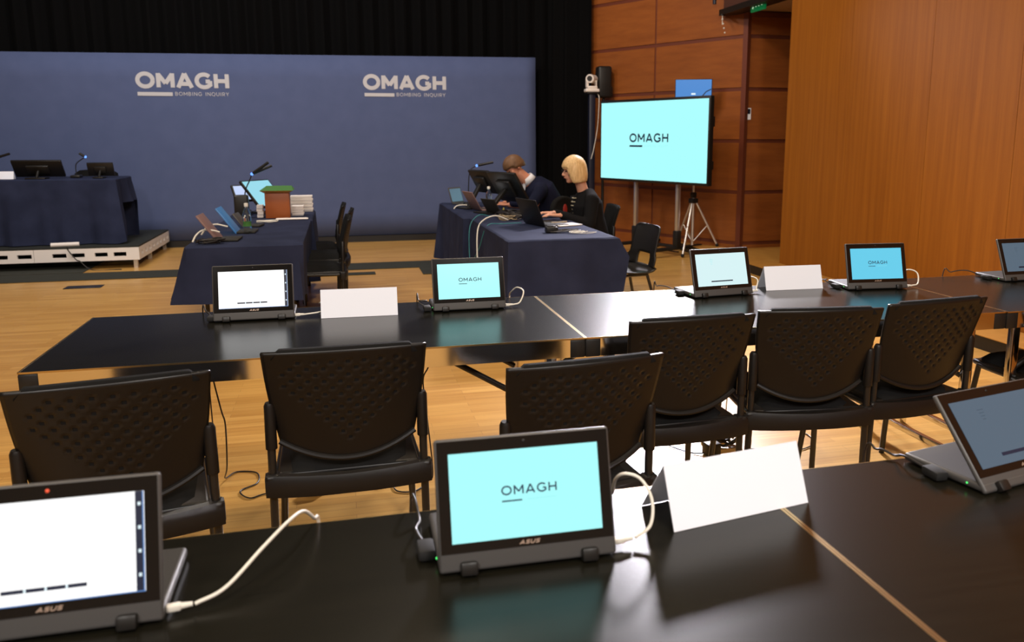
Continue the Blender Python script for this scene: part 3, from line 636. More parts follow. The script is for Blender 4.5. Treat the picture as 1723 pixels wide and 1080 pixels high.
# ------------------------------------------------------------------ big screen on its stand
A0 = Vector((4.10, 8.80, 0)); A1 = Vector((3.345, 10.545, 0)); tw = (A1 - A0).length; ta = math.atan2((A0 - A1).y, (A0 - A1).x)
tv = thing('presentation_screen', 'large lit cyan screen reading OMAGH on a wheeled stand by the timber wall', 'screen', ((A0.x + A1.x) / 2, (A0.y + A1.y) / 2, 0), ta)
b = MB(); b.rbox((0, 0.035, 1.397), (tw, 0.07, 1.03), 0.012, 2); b.build('housing', 'black', tv)
b = MB(); b.box((0, -0.002, 1.397), (tw - 0.05, 0.004, 0.965)); dsp = b.build('display', 'cyan', tv, label='lit pale cyan display')
Xt = Matrix.Translation((-tw / 2 + 0.025 + 0.29 * tw, -0.006, 1.385)); b = MB(); letters(b, 'OMAGH', Xt, 0.100, 0.675, 0.021, 0.25); b.build('lettering', 'ink', dsp, sharp=False)
b = MB(); b.box((-tw / 2 + 0.025 + 0.29 * tw + 0.115, -0.006, 1.333), (0.23, 0.002, 0.022)); b.build('underline', 'ink', dsp)
b = MB(); letters(b, 'BOMBING INQUIRY', Matrix.Translation((-tw / 2 + 0.29 * tw + 0.29, -0.006, 1.327)), 0.022, 0.41, 0.002, 0.25); b.build('small_lettering', 'faint', dsp, sharp=False)
for s in (-1, 1):
    b = MB(); b.rbox((s * 0.37 + .0, 0.12, 0.78), (0.045, 0.05, 1.24), 0.006); b.build('post', 'alu', tv)
    b = MB(); b.rbox((s * 0.37 + .0, 0.12, 0.20), (0.075, 0.08, 0.22), 0.01); b.build('post_sleeve', 'black', tv)
    b = MB(); b.rbox((s * 0.37 + .0, 0.12, 0.095), (0.07, 0.86, 0.04), 0.01); b.build('foot_bar', 'black', tv)
    for y in (-0.28, 0.52):
        b = MB(); b.tube([(s * 0.37 - 0.015, y, 0.035), (s * 0.37 + 0.015, y, 0.035)], 0.034, 16); b.build('caster', 'rubber', tv)
b = MB(); b.rbox((0, 0.12, 0.11), (0.72, 0.07, 0.035), 0.01); b.build('cross_bar', 'black', tv)
b = MB(); b.rbox((0.89, 0.09, 1.62), (0.08, 0.05, 0.12), 0.01); b.rbox((0.89, 0.09, 1.12), (0.08, 0.05, 0.1), 0.01); b.build('side_bracket', 'black', tv)

# aluminium tripod carrying the small blue monitor behind the big screen
tp = thing('tripod_stand', 'pale aluminium tripod standing behind the large cyan screen', 'tripod', (4.205, 9.43, 0), 0.3)
b = MB(); b.tube([(0, 0, 0.12), (0, 0, 0.75)], 0.019); b.tube([(0, 0, 0.75), (0, 0, 1.93)], 0.015); b.build('pole', 'alu', tp)
b = MB(); b.rbox((0, 0, 0.74), (0.06, 0.06, 0.07), 0.01); b.rbox((0, 0, 0.67), (0.10, 0.08, 0.06), 0.012); b.tube([(-.02, -.02, .76), (-.07, -.03, .76)], .012); b.build('collar', 'black', tp)
for k in range(3):
    a = math.radians(208 + 120 * k); px, py = math.cos(a) * 0.31, math.sin(a) * 0.31; z0 = 0.012 if k == 0 else 0.112
    if k == 2: z0 = 0.11
    b = MB(); b.tube([(px * .1, py * .1, 0.66), (px, py, z0 + .01)], 0.0145); lg = b.build('leg', 'alu', tp)
    b = MB(); b.ball((px, py, z0 + 0.01), 0.022, 8); b.build('rubber_foot', 'rubber', lg)
    b = MB(); b.tube([(0, 0, 0.15), (px * .6, py * .6, 0.15 + 0.22)], 0.007); b.build('brace', 'alu', tp)
mn = thing('small_monitor', 'small blue screened monitor peeping over the top of the large cyan screen', 'monitor', (4.16, 9.42, 1.92), -0.45)
b = MB(); b.rbox((0.0, 0.0, 0.085), (0.44, 0.03, 0.25), 0.006); b.build('housing', 'navycol', mn)
b = MB(); b.box((0.0, -0.0165, 0.085), (0.425, 0.003, 0.235)); sc = b.build('display', 'bluescreen', mn, label='lit blue display')
b = MB(); b.box((0.0, -0.019, 0.035), (0.05, 0.001, 0.02)); b.build('bright_patch', 'icon', sc)
b = MB(); b.tube([(0.10, -.02, 0.0), (0.15, -.02, 0.06), (0.21, -.02, 0.09)], 0.006); b.build('cable', 'cableb', mn)

# dark column with conference camera, loudspeaker behind
cl = thing('camera_column', 'slim dark blue column holding the white conference camera, left of the large screen', 'column', (3.33, 10.9, 0))
b = MB(); b.rbox((0, 0, 1.02), (0.085, 0.085, 2.0), 0.01); b.build('post', 'navycol', cl)
b = MB(); b.rbox((0, 0, 2.03), (0.16, 0.14, 0.02), 0.005); b.build('top_plate', 'black', cl)
b = MB(); b.rbox((0, 0, 0.012), (0.24, 0.24, 0.024), 0.01); b.build('base_plate', 'black', cl)
cable('signal_cable', 'pale cable running slantwise down the dark camera column', [(3.40, 10.86, 2.02), (3.42, 10.85, 1.95), (3.40, 10.84, 1.6), (3.35, 10.84, 1.3), (3.31, 10.84, 1.15)], 0.005, 'cablew')
pc = thing('conference_camera', 'white pan tilt conference camera on top of the dark column', 'camera', (3.33, 10.9, 2.041))
b = MB(); b.rbox((0.0, 0, 0.022), (0.19, 0.13, 0.044), 0.014, 3); b.rbox((0.0, 0, 0.06), (0.14, 0.11, 0.04), 0.016, 3); b.build('base', 'camwhite', pc)
b = MB(); b.rbox((-0.065, 0, 0.13), (0.03, 0.08, 0.14), 0.014, 3); b.rbox((0.055, 0, 0.11), (0.02, 0.08, 0.09), 0.01, 3); b.build('yoke', 'camwhite', pc)
b = MB(); b.tube([(-0.05, -0.07, 0.175), (0.0, 0.0, 0.175), (0.05, 0.06, 0.175)], 0.056, 20); hd = b.build('head', 'camwhite', pc)
b = MB(); b.tube([(-0.056, -0.078, 0.175), (-0.05, -0.068, 0.175)], 0.036, 20); b.build('lens', 'black', hd)
b = MB(); b.rbox((3.52, 10.98, 2.18), (0.19, 0.18, 0.42), 0.03, 3); b.rbox((3.615, 10.96, 2.05), (0.04, 0.08, 0.14), 0.01)
sp = b.build('loudspeaker', 'black'); tag(sp, 'black loudspeaker box behind the white conference camera', 'loudspeaker')
b = MB(); b.tube([(3.53, 11.0, 0.0), (3.53, 11.0, 1.97)], 0.02); b.tube([(3.45, 10.96, 0.012), (3.62, 11.02, 0.012)], 0.012); b.tube([(3.53, 11.1, 0.012), (3.53, 10.88, 0.012)], 0.012)
tag(b.build('speaker_pole', 'black'), 'thin black pole carrying the loudspeaker beside the curtain edge', 'stand')

# exit sign, wall notice, hanging fittings
ex = thing('exit_sign', 'green emergency exit sign under the dark red beam', 'exit sign', (4.54, 8.60, 2.82))
b = MB(); b.rbox((0, 0, 0.09), (0.03, 0.31, 0.19), 0.006); b.build('panel', 'exitg', ex)
b = MB()
for pts in ([(-.1, .13), (-.06, .08), (-.1, .03)], [(-.06, .08), (-.02, .14)], [(-.06, .10), (-.02, .04)], [(.04, .04), (.04, .15), (.11, .15), (.11, .04)]):
    for p, q in zip(pts[:-1], pts[1:]): b.tube([(-0.017, -p[0], p[1]), (-0.017, -q[0], q[1])], 0.008, 6)
b.build('pictogram', 'exitw', ex)
b = MB(); b.b2(4.668, 4.775, 9.118, 9.128, 1.65, 1.785); o = b.build('wall_notice', 'card'); tag(o, 'small pale notice with blue picture fixed to the timber wall right of the large screen', 'notice')
b = MB(); b.b2(4.68, 4.765, 9.116, 9.1178, 1.715, 1.775); b.build('picture', 'navycol', o)
b = MB(); b.tube([(4.34, 9.3, 2.98), (4.34, 9.3, 3.8)], 0.022); b.build('tmp', 'black') if False else tag(b.build('hanging_bar', 'navycol'), 'dark metal bar hanging down at the top beside the timber wall', 'bar')
b = MB(); b.tube([(4.39, 9.2, 2.85), (4.46, 9.3, 2.86), (4.55, 9.35, 2.90)], 0.012); tag(b.build('wall_bracket', 'black'), 'black bracket arm sticking out below the dark red beam', 'bracket')
b = MB(); b.tube([(4.40, 9.2, 2.84), (4.40, 9.2, 2.74)], 0.004)
for k in range(4): b.ball((4.40 + 0.012 * k, 9.2, 2.80 - 0.05 * k), 0.011, 6)
tag(b.build('hanging_chain', 'chalk'), 'short pale chain dangling from the black bracket arm', 'chain')

# ------------------------------------------------------------------ table top equipment
def gooseneck(label, loc, pts, head, double=False, rz=0):
    t = thing('gooseneck_microphone', label, 'microphone', loc, rz, 'gooseneck microphones')
    b = MB(); b.rbox((0, 0, 0.016), (0.10, 0.13, 0.03), 0.008, 2); b.build('base', 'black', t)
    path = smooth_path(pts, 6); b = MB(); b.tube(path, 0.0055, 8); b.build('neck', 'black', t, sharp=False)
    for h in ([head] if not double else head):
        d = Vector(h) - Vector(pts[-1])
        b = MB(); b.tube([Vector(pts[-1]), Vector(pts[-1]) + d * .12, Vector(h)], [0.008, 0.014, 0.013], 10); b.build('capsule', 'black', t)
    b = MB(); b.ball(pts[-1], 0.014, 8); b.build('indicator_light', 'ledb', t)
    return t
gooseneck('twin gooseneck microphones with blue lights above the left clothed table', (-0.86, 8.0, 0.742), [(0, 0, .02), (0.0, 0, 0.2), (0.05, 0, 0.32), (0.07, 0, 0.37)], [(0.22, -.02, 0.475), (0.245, .02, 0.445)], True)
gooseneck('long gooseneck microphone reaching over the right clothed table towards the man', (1.28, 8.55, 0.742), [(0, 0, .02), (0.0, 0, 0.2), (0.02, 0, 0.36), (0.09, 0, 0.41)], (0.26, -0.02, 0.445))
gooseneck('small gooseneck microphone with blue light on the table on the stage deck', (-2.93, 10.5, 0.987), [(0, 0, .02), (0.0, 0, 0.12), (0.02, 0, 0.17), (0.11, 0, 0.235)], (0.05, 0.0, 0.275))
gooseneck('gooseneck microphone cut off by the left picture edge on the stage table', (-3.80, 10.5, 0.987), [(0, 0, .02), (0.0, 0, 0.12), (0.05, 0, 0.2), (0.10, 0, 0.235)], (0.22, 0.0, 0.275))

def monitor(label, loc, rz, w, h, tilt, mscreen, front=True, group=None, lift=0.0):
    """flat monitor on a foot; local -y is the side the display faces"""
    t = thing('monitor', label, 'monitor', loc, rz, group)
    X = Matrix.Translation((0, 0, lift + 0.03)) @ Matrix.Rotation(-math.radians(tilt), 4, 'X')
    b = MB(); b.rbox((0, 0.012, h / 2), (w, 0.024, h), 0.005, 2, 0, X); b.rbox((0, 0.036, h * .5), (w * .45, 0.03, h * .5), 0.01, 2, 0, X); hs = b.build('housing', 'black', t)
    b = MB(); b.box((0, -0.001, h / 2), (w - 0.03, 0.002, h - 0.03), 0, 0, X); b.build('display', mscreen, t, label='lit display' if mscreen != 'bezel' else None)
    tp_ = X @ Vector((0, 0.05, h * .45))
    b = MB(); b.tube([tp_, (0, tp_.y + .07, 0.01)], 0.014); b.rbox((0, tp_.y + 0.05, 0.008), (w * .4, 0.16, 0.014), 0.004); b.build('stand', 'black', t)
    return t
# judge table
monitor('wide black monitor seen from behind on the table on the stage deck', (-3.27, 10.45, 0.987), PI, 0.50, 0.22, 35, 'bezel')
monitor('smaller black monitor seen from behind at the right end of the stage table', (-2.65, 10.45, 0.987), PI, 0.27, 0.155, 20, 'bezel')
name_card('pale name plate with faint lines on the stage table at the left picture edge', (-3.66, 10.28, 0.9875), 0, 0.33, 0.085, 0.06)
b = MB(); v = []
pr = [(-0.24, 0), (-0.235, .05), (-0.18, .09), (0, .105), (0.18, .09), (0.235, .05), (0.24, 0)]
oc = thing('office_chair', 'rounded black chair back just showing behind the stage table', 'chair', (-2.93, 11.3, 0.253))
b.prism([(p[0], p[1]) for p in [(-0.24, .45)] + [(a, c + .70) for a, c in pr] + [(0.24, .45)]], -0.03, 0.03, 0, Matrix.Rotation(PI / 2, 4, 'X')); b.build('backrest', 'fabric', oc)
b = MB(); b.rbox((0, 0.22, 0.42), (0.46, 0.40, 0.07), 0.03, 3); b.build('seat', 'fabric', oc)
b = MB(); b.tube([(0, .22, .03), (0, .22, .4)], .025); b.build('column', 'black', oc)
for k in range(4):
    a = 0.8 + k * PI / 2; b = MB(); b.tube([(0, .22, .05), (.2 * math.cos(a), .22 + .2 * math.sin(a), .02)], .018); b.build('leg', 'black', oc)

# left clothed table: lectern, papers, monitors, bottle, propped tablets
lc = thing('table_lectern', 'small orange timber lectern with a green baize top on the far left clothed table', 'lectern', (-0.555, 7.62, 0.742))
b = MB(); b.rbox((0, 0.05, 0.115), (0.205, 0.17, 0.23), 0.004); b.build('body', 'orange', lc)
b = MB()
b._add([(-0.105, -0.05, 0.222), (0.105, -0.05, 0.222), (0.14, -0.085, 0.243), (-0.14, -0.085, 0.243), (-0.105, 0.15, 0.222), (0.105, 0.15, 0.222), (0.14, 0.19, 0.243), (-0.14, 0.19, 0.243)],
       [(0, 1, 2, 3), (4, 7, 6, 5), (1, 5, 6, 2), (0, 3, 7, 4), (0, 4, 5, 1), (3, 2, 6, 7)]); b.build('cornice', 'kerb_top', lc)
b = MB(); b._add([(-0.14, -0.085, 0.243), (0.14, -0.085, 0.243), (0.115, .19, 0.272), (-0.10, .19, 0.272), (-0.14, .19, .243), (.14, .19, .243)], [(0, 1, 2, 3), (0, 3, 4), (1, 5, 2), (3, 2, 5, 4), (0, 4, 5, 1)]); b.build('sloping_top', 'green', lc, label='green baize slope')
def papers(name, label, c, d, n, cat='papers', m='paper'):
    b = MB()
    for k in range(n): b.box((c[0] + 0.004 * math.sin(k * 2.1), c[1] + 0.004 * math.cos(k * 3.3), c[2] + d[2] * (k + .5) / n), (d[0], d[1], d[2] / n * .92))
    tag(b.build(name, m), label, cat, 'papers on the left clothed tables')
papers('paper_stack', 'white stack of papers at the right foot of the orange lectern', (-0.40, 7.86, 0.7425), (0.10, 0.16, 0.085), 8)
papers('paper_stack', 'tall pale document box behind the right of the orange lectern', (-0.38, 8.26, 0.7425), (0.20, 0.14, 0.15), 10)
papers('loose_papers', 'thin loose white sheets in front of the orange lectern', (-0.43, 7.46, 0.7425), (0.26, 0.1, 0.008), 3)
papers('paper_stack', 'narrow upright white file left of the orange lectern', (-0.71, 7.72, 0.7425), (0.05, 0.12, 0.11), 4)
monitor('tilted monitor with a pale blue lit screen behind the orange lectern', (-0.62, 8.08, 0.742), 0.95, 0.38, 0.32, 42, 'ltblue', lift=0.04)
monitor('small monitor with a lilac strip of lit screen behind the microphones', (-0.86, 8.26, 0.742), 0.5, 0.24, 0.18, 35, 'ltblue2', lift=0.08)
b = MB(); b.rbox((-0.865, 7.72, 0.742 + 0.10), (0.12, 0.08, 0.2), 0.015, 3); tag(b.build('desk_speaker', 'black'), 'dark upright box on the far left clothed table below the microphones', 'speaker box')
def slab(label, p0, ang_, L, m, wy=0.20, rz=0.0):
    """tablet PC seen edge-on, leaning: rises from p0 to the left"""
    t = thing('tablet_computer', label, 'tablet', p0, rz, 'tablets propped up on the near left clothed table')
    X = Matrix.Rotation(ang_, 4, 'Y')
    b = MB(); b.rbox((0, 0, L / 2), (0.012, wy, L), 0.004, 2, 0, X); b.build('back_shell', m, t)
    b = MB(); b.box((-0.0066, 0, L / 2), (0.001, wy - .02, L - .02), 0, 0, X); b.build('display', 'ltblue' if m != 'pink' else 'bezel', t)
    b = MB(); b.rbox((0.065, 0, 0.008), (0.13, wy, 0.012), 0.003, 2); b.build('keyboard_base', 'keyslab', t)
slab('tablet computer with dull pink back, nearest of three propped on left clothed table', (-0.83, 6.05, 0.742), -0.62, 0.22, 'pink', 0.22, -0.04)
slab('tablet computer with bright blue back, middle of three propped on left clothed table', (-0.765, 6.52, 0.742), -0.62, 0.23, 'petrol', 0.22, -0.03)
slab('small grey tablet, farthest of three propped on left clothed table', (-0.76, 6.95, 0.742), -0.62, 0.13, 'shell', 0.16, -0.15)
def bottle(label, loc):
    t = thing('water_bottle', label, 'bottle', loc, 0, 'clear plastic water bottles')
    b = MB(); b.lathe([(0.026, 0.0), (0.031, 0.006), (0.031, 0.05), (0.027, 0.075), (0.031, 0.10), (0.031, 0.135), (0.024, 0.165), (0.013, 0.19), (0.012, 0.205)], 24); b.build('body', 'pet', t, sharp=False)
    b = MB(); b.lathe([(0.0145, 0.2), (0.0145, 0.222), (0.013, 0.225)], 20); b.build('cap', 'chalk', t)
    b = MB(); b.lathe([(0.0312, 0.055), (0.0282, 0.072), (0.0302, 0.09)], 24); b.build('label', 'green', t, sharp=False)
bottle('clear water bottle with white cap standing on the near left clothed table', (-0.69, 6.42, 0.7415))
bottle('clear water bottle among the monitors on the right clothed table', (1.40, 8.02, 0.7415))
GCb = 'cables on the left clothed table'
cable('white_cable', 'white cable arching over the front left corner of the left clothed table', [(-0.99, 5.92, 0.748), (-0.97, 5.95, 0.79), (-0.93, 5.98, 0.82), (-0.87, 6.0, 0.815), (-0.83, 6.02, 0.80)], 0.006, 'cablew', 'cable', GCb)
cable('white_cable', 'white cable arch farther back behind the pink tablet', [(-1.0, 6.35, 0.748), (-0.96, 6.36, 0.80), (-0.90, 6.37, 0.82), (-0.82, 6.38, 0.80)], 0.006, 'cablew', 'cable', GCb)
def tangle(name, label, c, rx, ry, h, n, m, r=0.004, seed=1, group=None):
    rnd = random.Random(seed); b = MB()
    for k in range(n):
        p = []; a0 = rnd.uniform(0, 6.28); R1 = rnd.uniform(.4, 1)
        for j in range(7): a = a0 + j * 1.05; q = R1 * rnd.uniform(.6, 1.05); p.append((c[0] + rx * q * math.cos(a), c[1] + ry * q * math.sin(a), c[2] + r + rnd.uniform(0, h)))
        b.tube(smooth_path(p, 4), r, 6)
    o = b.build(name, m, sharp=False); return tag(o, label, 'cables', group)
tangle('cable_tangle', 'black tangle of cables at the front left corner of the left clothed table', (-0.87, 5.86, 0.742), 0.10, 0.07, 0.03, 6, 'cableb', 0.005, 2, GCb)
tangle('cable_tangle', 'fine white wires on the cloth in front of the lectern', (-0.62, 7.25, 0.742), 0.10, 0.06, 0.012, 4, 'cablew', 0.003, 3, GCb)

# right clothed table
def arm_monitor(label, loc, rz, w, h, tilt, foot):
    t = thing('arm_monitor', label, 'monitor', loc, rz, 'dark monitors on the right clothed table')
    X = Matrix.Rotation(-math.radians(tilt), 4, 'X')
    b = MB(); b.rbox((0, 0.014, 0), (w, 0.028, h), 0.006, 2, 0, X); b.rbox((0, 0.045, 0), (w * .5, 0.035, h * .55), 0.015, 2, 0, X); b.build('housing', 'black', t)
    b = MB(); b.box((0, -0.001, 0), (w - .03, 0.002, h - .03), 0, 0, X); b.build('display', 'bezel', t)
    q = X @ Vector((0, 0.06, 0)); b = MB(); b.rbox((0, 0, 0), (0.055, 0.03, (Vector(foot) - q).length), 0.006, 2, 0, Matrix.Translation((q + Vector(foot)) / 2) @ (q - Vector(foot)).to_track_quat('Z', 'Y').to_matrix().to_4x4())
    b.build('arm', 'black', t)
    b = MB(); b.rbox((foot[0], foot[1], foot[2] + 0.006), (0.24, 0.16, 0.012), 0.004); b.build('foot', 'black', t)
arm_monitor('large dark monitor seen from behind, in front of the man on the right clothed table', (1.545, 7.72, 0.985), PI / 2 + 0.45, 0.44, 0.33, 33, (0.0, 0.26, -0.243))
arm_monitor('second dark monitor leaning farther back left of the large one on right clothed table', (1.40, 8.25, 1.01), PI / 2 + 0.35, 0.40, 0.26, 30, (0.0, 0.20, -0.268))
def side_laptop(label, loc, rz, w, d, h, tilt, m='black', screen='bezel', group=None):
    """open laptop; hinge at the origin, keyboard towards -y, lid rising away"""
    t = thing('laptop', label, 'laptop', loc, rz, group)
    b = MB(); b.rbox((0, -d / 2, 0.009), (w, d, 0.016), 0.004); bs = b.build('keyboard_base', m, t)
    b = MB(); b.box((0, -d * .42, 0.0178), (w * .88, d * .5, 0.0012)); b.build('keys', 'rubber', bs)
    X = Matrix.Translation((0, 0, 0.012)) @ Matrix.Rotation(-math.radians(tilt), 4, 'X')
    b = MB(); b.rbox((0, 0.004, h / 2), (w, 0.009, h), 0.003, 2, 0, X); b.build('lid', m, t)
    b = MB(); b.box((0, -0.001, h / 2), (w - .02, 0.001, h - .03), 0, 0, X); b.build('display', screen, t)
    return t
side_laptop('open black laptop the woman is typing on, lid towards the middle of the room', (1.50, 6.45, 0.742), PI / 2 + 0.25, 0.36, 0.22, 0.22, 22)
side_laptop('small laptop at the far left corner of the right clothed table with greenish screen', (1.20, 8.78, 0.742), 0.75, 0.20, 0.14, 0.17, 18, 'shell', 'dim')
side_laptop('open dark tablet computer with its back to the aisle on right clothed table', (1.27, 7.95, 0.742), PI / 2 + .25, 0.24, 0.12, 0.20, 30, 'pink', 'white')
side_laptop('grey tablet computer half hidden below the dark monitor arm', (1.36, 7.48, 0.742), PI / 2 + .5, 0.2, 0.12, 0.16, 32, 'keyslab', 'ltblue')
GR = 'cables on the right clothed table'
cable('white_cable', 'thick pale cable hanging down the left side of the far right clothed table', [(1.27, 8.2, 0.75), (1.18, 8.2, 0.775), (1.08, 8.18, 0.75), (1.06, 8.15, 0.6), (1.055, 8.1, 0.4), (1.05, 8.1, 0.25)], 0.0055, 'cablew', 'cable', GR)
cable('white_cable', 'thick pale cable hanging over the left edge of the near right clothed table', [(1.36, 6.85, 0.75), (1.25, 6.83, 0.79), (1.14, 6.8, 0.76), (1.075, 6.72, 0.68), (1.05, 6.6, 0.45), (1.045, 6.5, 0.2)], 0.0055, 'cablew', 'cable', GR)
cable('teal_cable', 'teal cable looping off the left edge of the right clothed table', [(1.27, 7.2, 0.75), (1.16, 7.15, 0.77), (1.07, 7.1, 0.68), (1.045, 7.0, 0.45), (1.04, 6.85, 0.3), (1.045, 6.7, 0.2)], 0.0032, 'teal', 'cable', GR)
cable('teal_cable', 'second teal cable crossing the pale one at the right clothed table', [(1.42, 6.6, 0.75), (1.25, 6.55, 0.75), (1.12, 6.52, 0.74), (1.07, 6.62, 0.55), (1.05, 6.85, 0.4), (1.045, 6.95, 0.25)], 0.0032, 'teal', 'cable', GR)
tangle('cable_tangle', 'heap of mixed pale cables in the middle of the right clothed table', (1.38, 6.98, 0.742), 0.10, 0.17, 0.04, 6, 'beige', 0.0032, 5, GR)
tangle('cable_tangle', 'heap of black cables under the dark monitors', (1.46, 7.15, 0.742), 0.17, 0.35, 0.05, 12, 'cableb', 0.005, 6, GR)
tangle('cable_tangle', 'glinting wires at the front right corner of the right clothed table', (1.70, 5.82, 0.742), 0.13, 0.05, 0.018, 4, 'chalk', 0.0024, 7, GR)
tangle('cable_tangle', 'dark coiled cable at the front edge of the right clothed table', (1.62, 5.90, 0.742), 0.14, 0.05, 0.018, 5, 'cableb', 0.004, 8, GR)
b = MB(); b.rbox((1.505, 5.93, 0.742 + 0.022), (0.09, 0.07, 0.044), 0.008, 3); b.rbox((1.505, 5.93, 0.742 + .048), (0.06, 0.05, 0.008), 0.003); tag(b.build('conference_box', 'black'), 'small black box beside the woman\'s laptop at the table front', 'box')
nb = thing('notebook', 'open notebook with cream pages beside the woman\'s hands', 'notebook', (1.74, 6.38, 0.742), 0.35)
b = MB(); b.rbox((0, 0, 0.006), (0.22, 0.15, 0.010), 0.003); b.build('pages', 'paper', nb)
b = MB(); b.rbox((0, 0, 0.0015), (0.23, 0.16, 0.002), 0.0008); b.build('cover', 'black', nb)
b = MB(); b.tube([(1.63, 6.43, 0.760), (1.78, 6.50, 0.760)], 0.006, 8); tag(b.build('pen', 'beige'), 'pale pen lying on the open notebook', 'pen')
b = MB(); b._add([(1.43, 7.5, .745), (1.47, 7.5, .745), (1.45, 7.5, .80), (1.43, 7.53, .745), (1.47, 7.53, .745), (1.45, 7.53, .80)], [(0, 1, 2), (3, 5, 4), (0, 2, 5, 3), (1, 4, 5, 2), (0, 3, 4, 1)]); tag(b.build('warning_tag', 'gold'), 'tiny yellow triangle tag under the dark monitor on the right clothed table', 'tag')

# rounded black chair with red patch between the two people
rc = thing('padded_chair', 'rounded black padded chair back with red patch, between the man and the woman', 'chair', (2.05, 7.62, 0), 0.35)
b = MB(); prf = [(-0.14, 0.55)] + [(0.14 * math.cos(PI - PI * k / 14) , 0.76 + 0.13 * math.sin(PI * k / 14)) for k in range(15)] + [(0.14, 0.55)]
b.prism(prf, -0.035, 0.035, 0, Matrix.Rotation(PI / 2 - .0, 4, 'X')); o = b.build('backrest', 'fabric', rc); bv = o.modifiers.new('bevel', 'BEVEL'); bv.width = 0.02; bv.segments = 3
b = MB(); b.ball((0.0, -0.03, 0.76), 0.04, 10, (0.7, 0.35, 1.5)); b.build('red_patch', 'red', rc)
b = MB(); b.rbox((0, 0.24, 0.45), (0.42, 0.42, 0.06), 0.025, 3); b.build('seat', 'fabric', rc)
b = MB(); b.tube([(0, .2, .04), (0, .2, .43)], .025); b.build('column', 'black', rc)
for k in range(5):
    a = k * 2 * PI / 5; b = MB(); b.tube([(0, .2, .07), (.26 * math.cos(a), .2 + .26 * math.sin(a), .025)], .02); b.build('leg', 'black', rc)
b = MB(); b.tube([(0, .03, .6), (0, .05, .44)], .02); b.build('back_bracket', 'black', rc)

# black stacking chair with a slot in its back
sc_ = thing('stacking_chair', 'black one-piece plastic chair with hand slot at the right clothed table', 'chair', (2.20, 6.02, 0), 0.15)
mb = MB(); prof = []   # side profile: seat front (left) to back top (right)
SP = smooth_path([(-0.30, 0, 0.415), (-0.26, 0, 0.432), (-0.12, 0, 0.415), (0.02, 0, 0.415), (0.075, 0, 0.45), (0.10, 0, 0.55), (0.125, 0, 0.66), (0.15, 0, 0.755), (0.155, 0, 0.77)], 5)
n = len(SP); nv = 18; vv = {}
for i, p in enumerate(SP):
    q = i / (n - 1); hw = 0.205 + 0.01 * math.sin(q * PI) - (0.06 * max(0, q - .86) / .14) ** 1.0 - (0.02 if q > .62 else 0) - (0.03 * max(0, .08 - q) / .08)
    for j in range(nv + 1):
        u = -1 + 2 * j / nv; dz = 0.012 * u * u if q < .5 else 0; dx = -0.03 * u * u if q > .5 else 0
        vv[i, j] = mb.bm.verts.new((p.x + dx, u * hw, p.z + dz))
for i in range(n - 1):
    for j in range(nv):
        q = (i + .5) / (n - 1); u = -1 + 2 * (j + .5) / nv
        zc = (SP[i].z + SP[i + 1].z) / 2
        if 0.475 < zc < 0.56 and abs(u) < 0.42 and SP[i].x > .03: continue
        fc = mb.bm.faces.new((vv[i, j], vv[i + 1, j], vv[i + 1, j + 1], vv[i, j + 1])); fc.smooth = True
o = mb.build('shell', 'black', sc_, sharp=False); sd = o.modifiers.new('thick', 'SOLIDIFY'); sd.thickness = 0.012; sd.offset = 0
for sx, fx in ((-0.22, -0.27), (0.03, 0.14)):
    for s in (-1, 1):
        b = MB(); b.tube([(sx, s * 0.15, 0.405), (fx, s * 0.20, 0.0)], 0.0115, 10); b.build('leg', 'tube', sc_)
b = MB(); b.tube([(-.22, -.15, .40), (-.22, .15, .40)], .011); b.tube([(.03, -.15, .40), (.03, .15, .40)], .011); b.tube([(-.22, -.15, .40), (.03, -.15, .40)], .011); b.tube([(-.22, .15, .40), (.03, .15, .40)], .011); b.build('seat_frame', 'tube', sc_)

# ------------------------------------------------------------------ people
def hand(b, wrist, d, side, up=Vector((0, 0, 1)), curl=0.35, s=1.0):
    """palm and five fingers added to b; d = pointing direction, side = thumb side direction"""
    d = Vector(d).normalized(); side = Vector(side).normalized(); w_ = Vector(wrist)
    for k in range(4):
        o = side * (0.030 - 0.020 * k) * s
        b.limb(w_ + o * .5, w_ + d * 0.078 * s + o + up * .004, 0.016 * s, 0.0115 * s)
        L = (0.070, 0.080, 0.074, 0.058)[k] * s; p = w_ + d * 0.080 * s + o + up * .004; e = d - up * curl
        p1 = p + (d + up * .1).normalized() * L * .42; p2 = p1 + e.normalized() * L * .33; p3 = p2 + (e - up * curl).normalized() * L * .25
        b.limb(p, p1, 0.0095 * s, 0.0085 * s); b.limb(p1, p2, 0.0085 * s, 0.0078 * s); b.limb(p2, p3, 0.0078 * s, 0.0065 * s)
    t0 = w_ + d * .02 * s + side * .022 * s; t1 = t0 + (d * .6 + side * .8).normalized() * .042 * s; t2 = t1 + (d * .9 + side * .3).normalized() * .03 * s
    b.limb(t0, t1, .013 * s, .0105 * s); b.limb(t1, t2, .0105 * s, .008 * s)

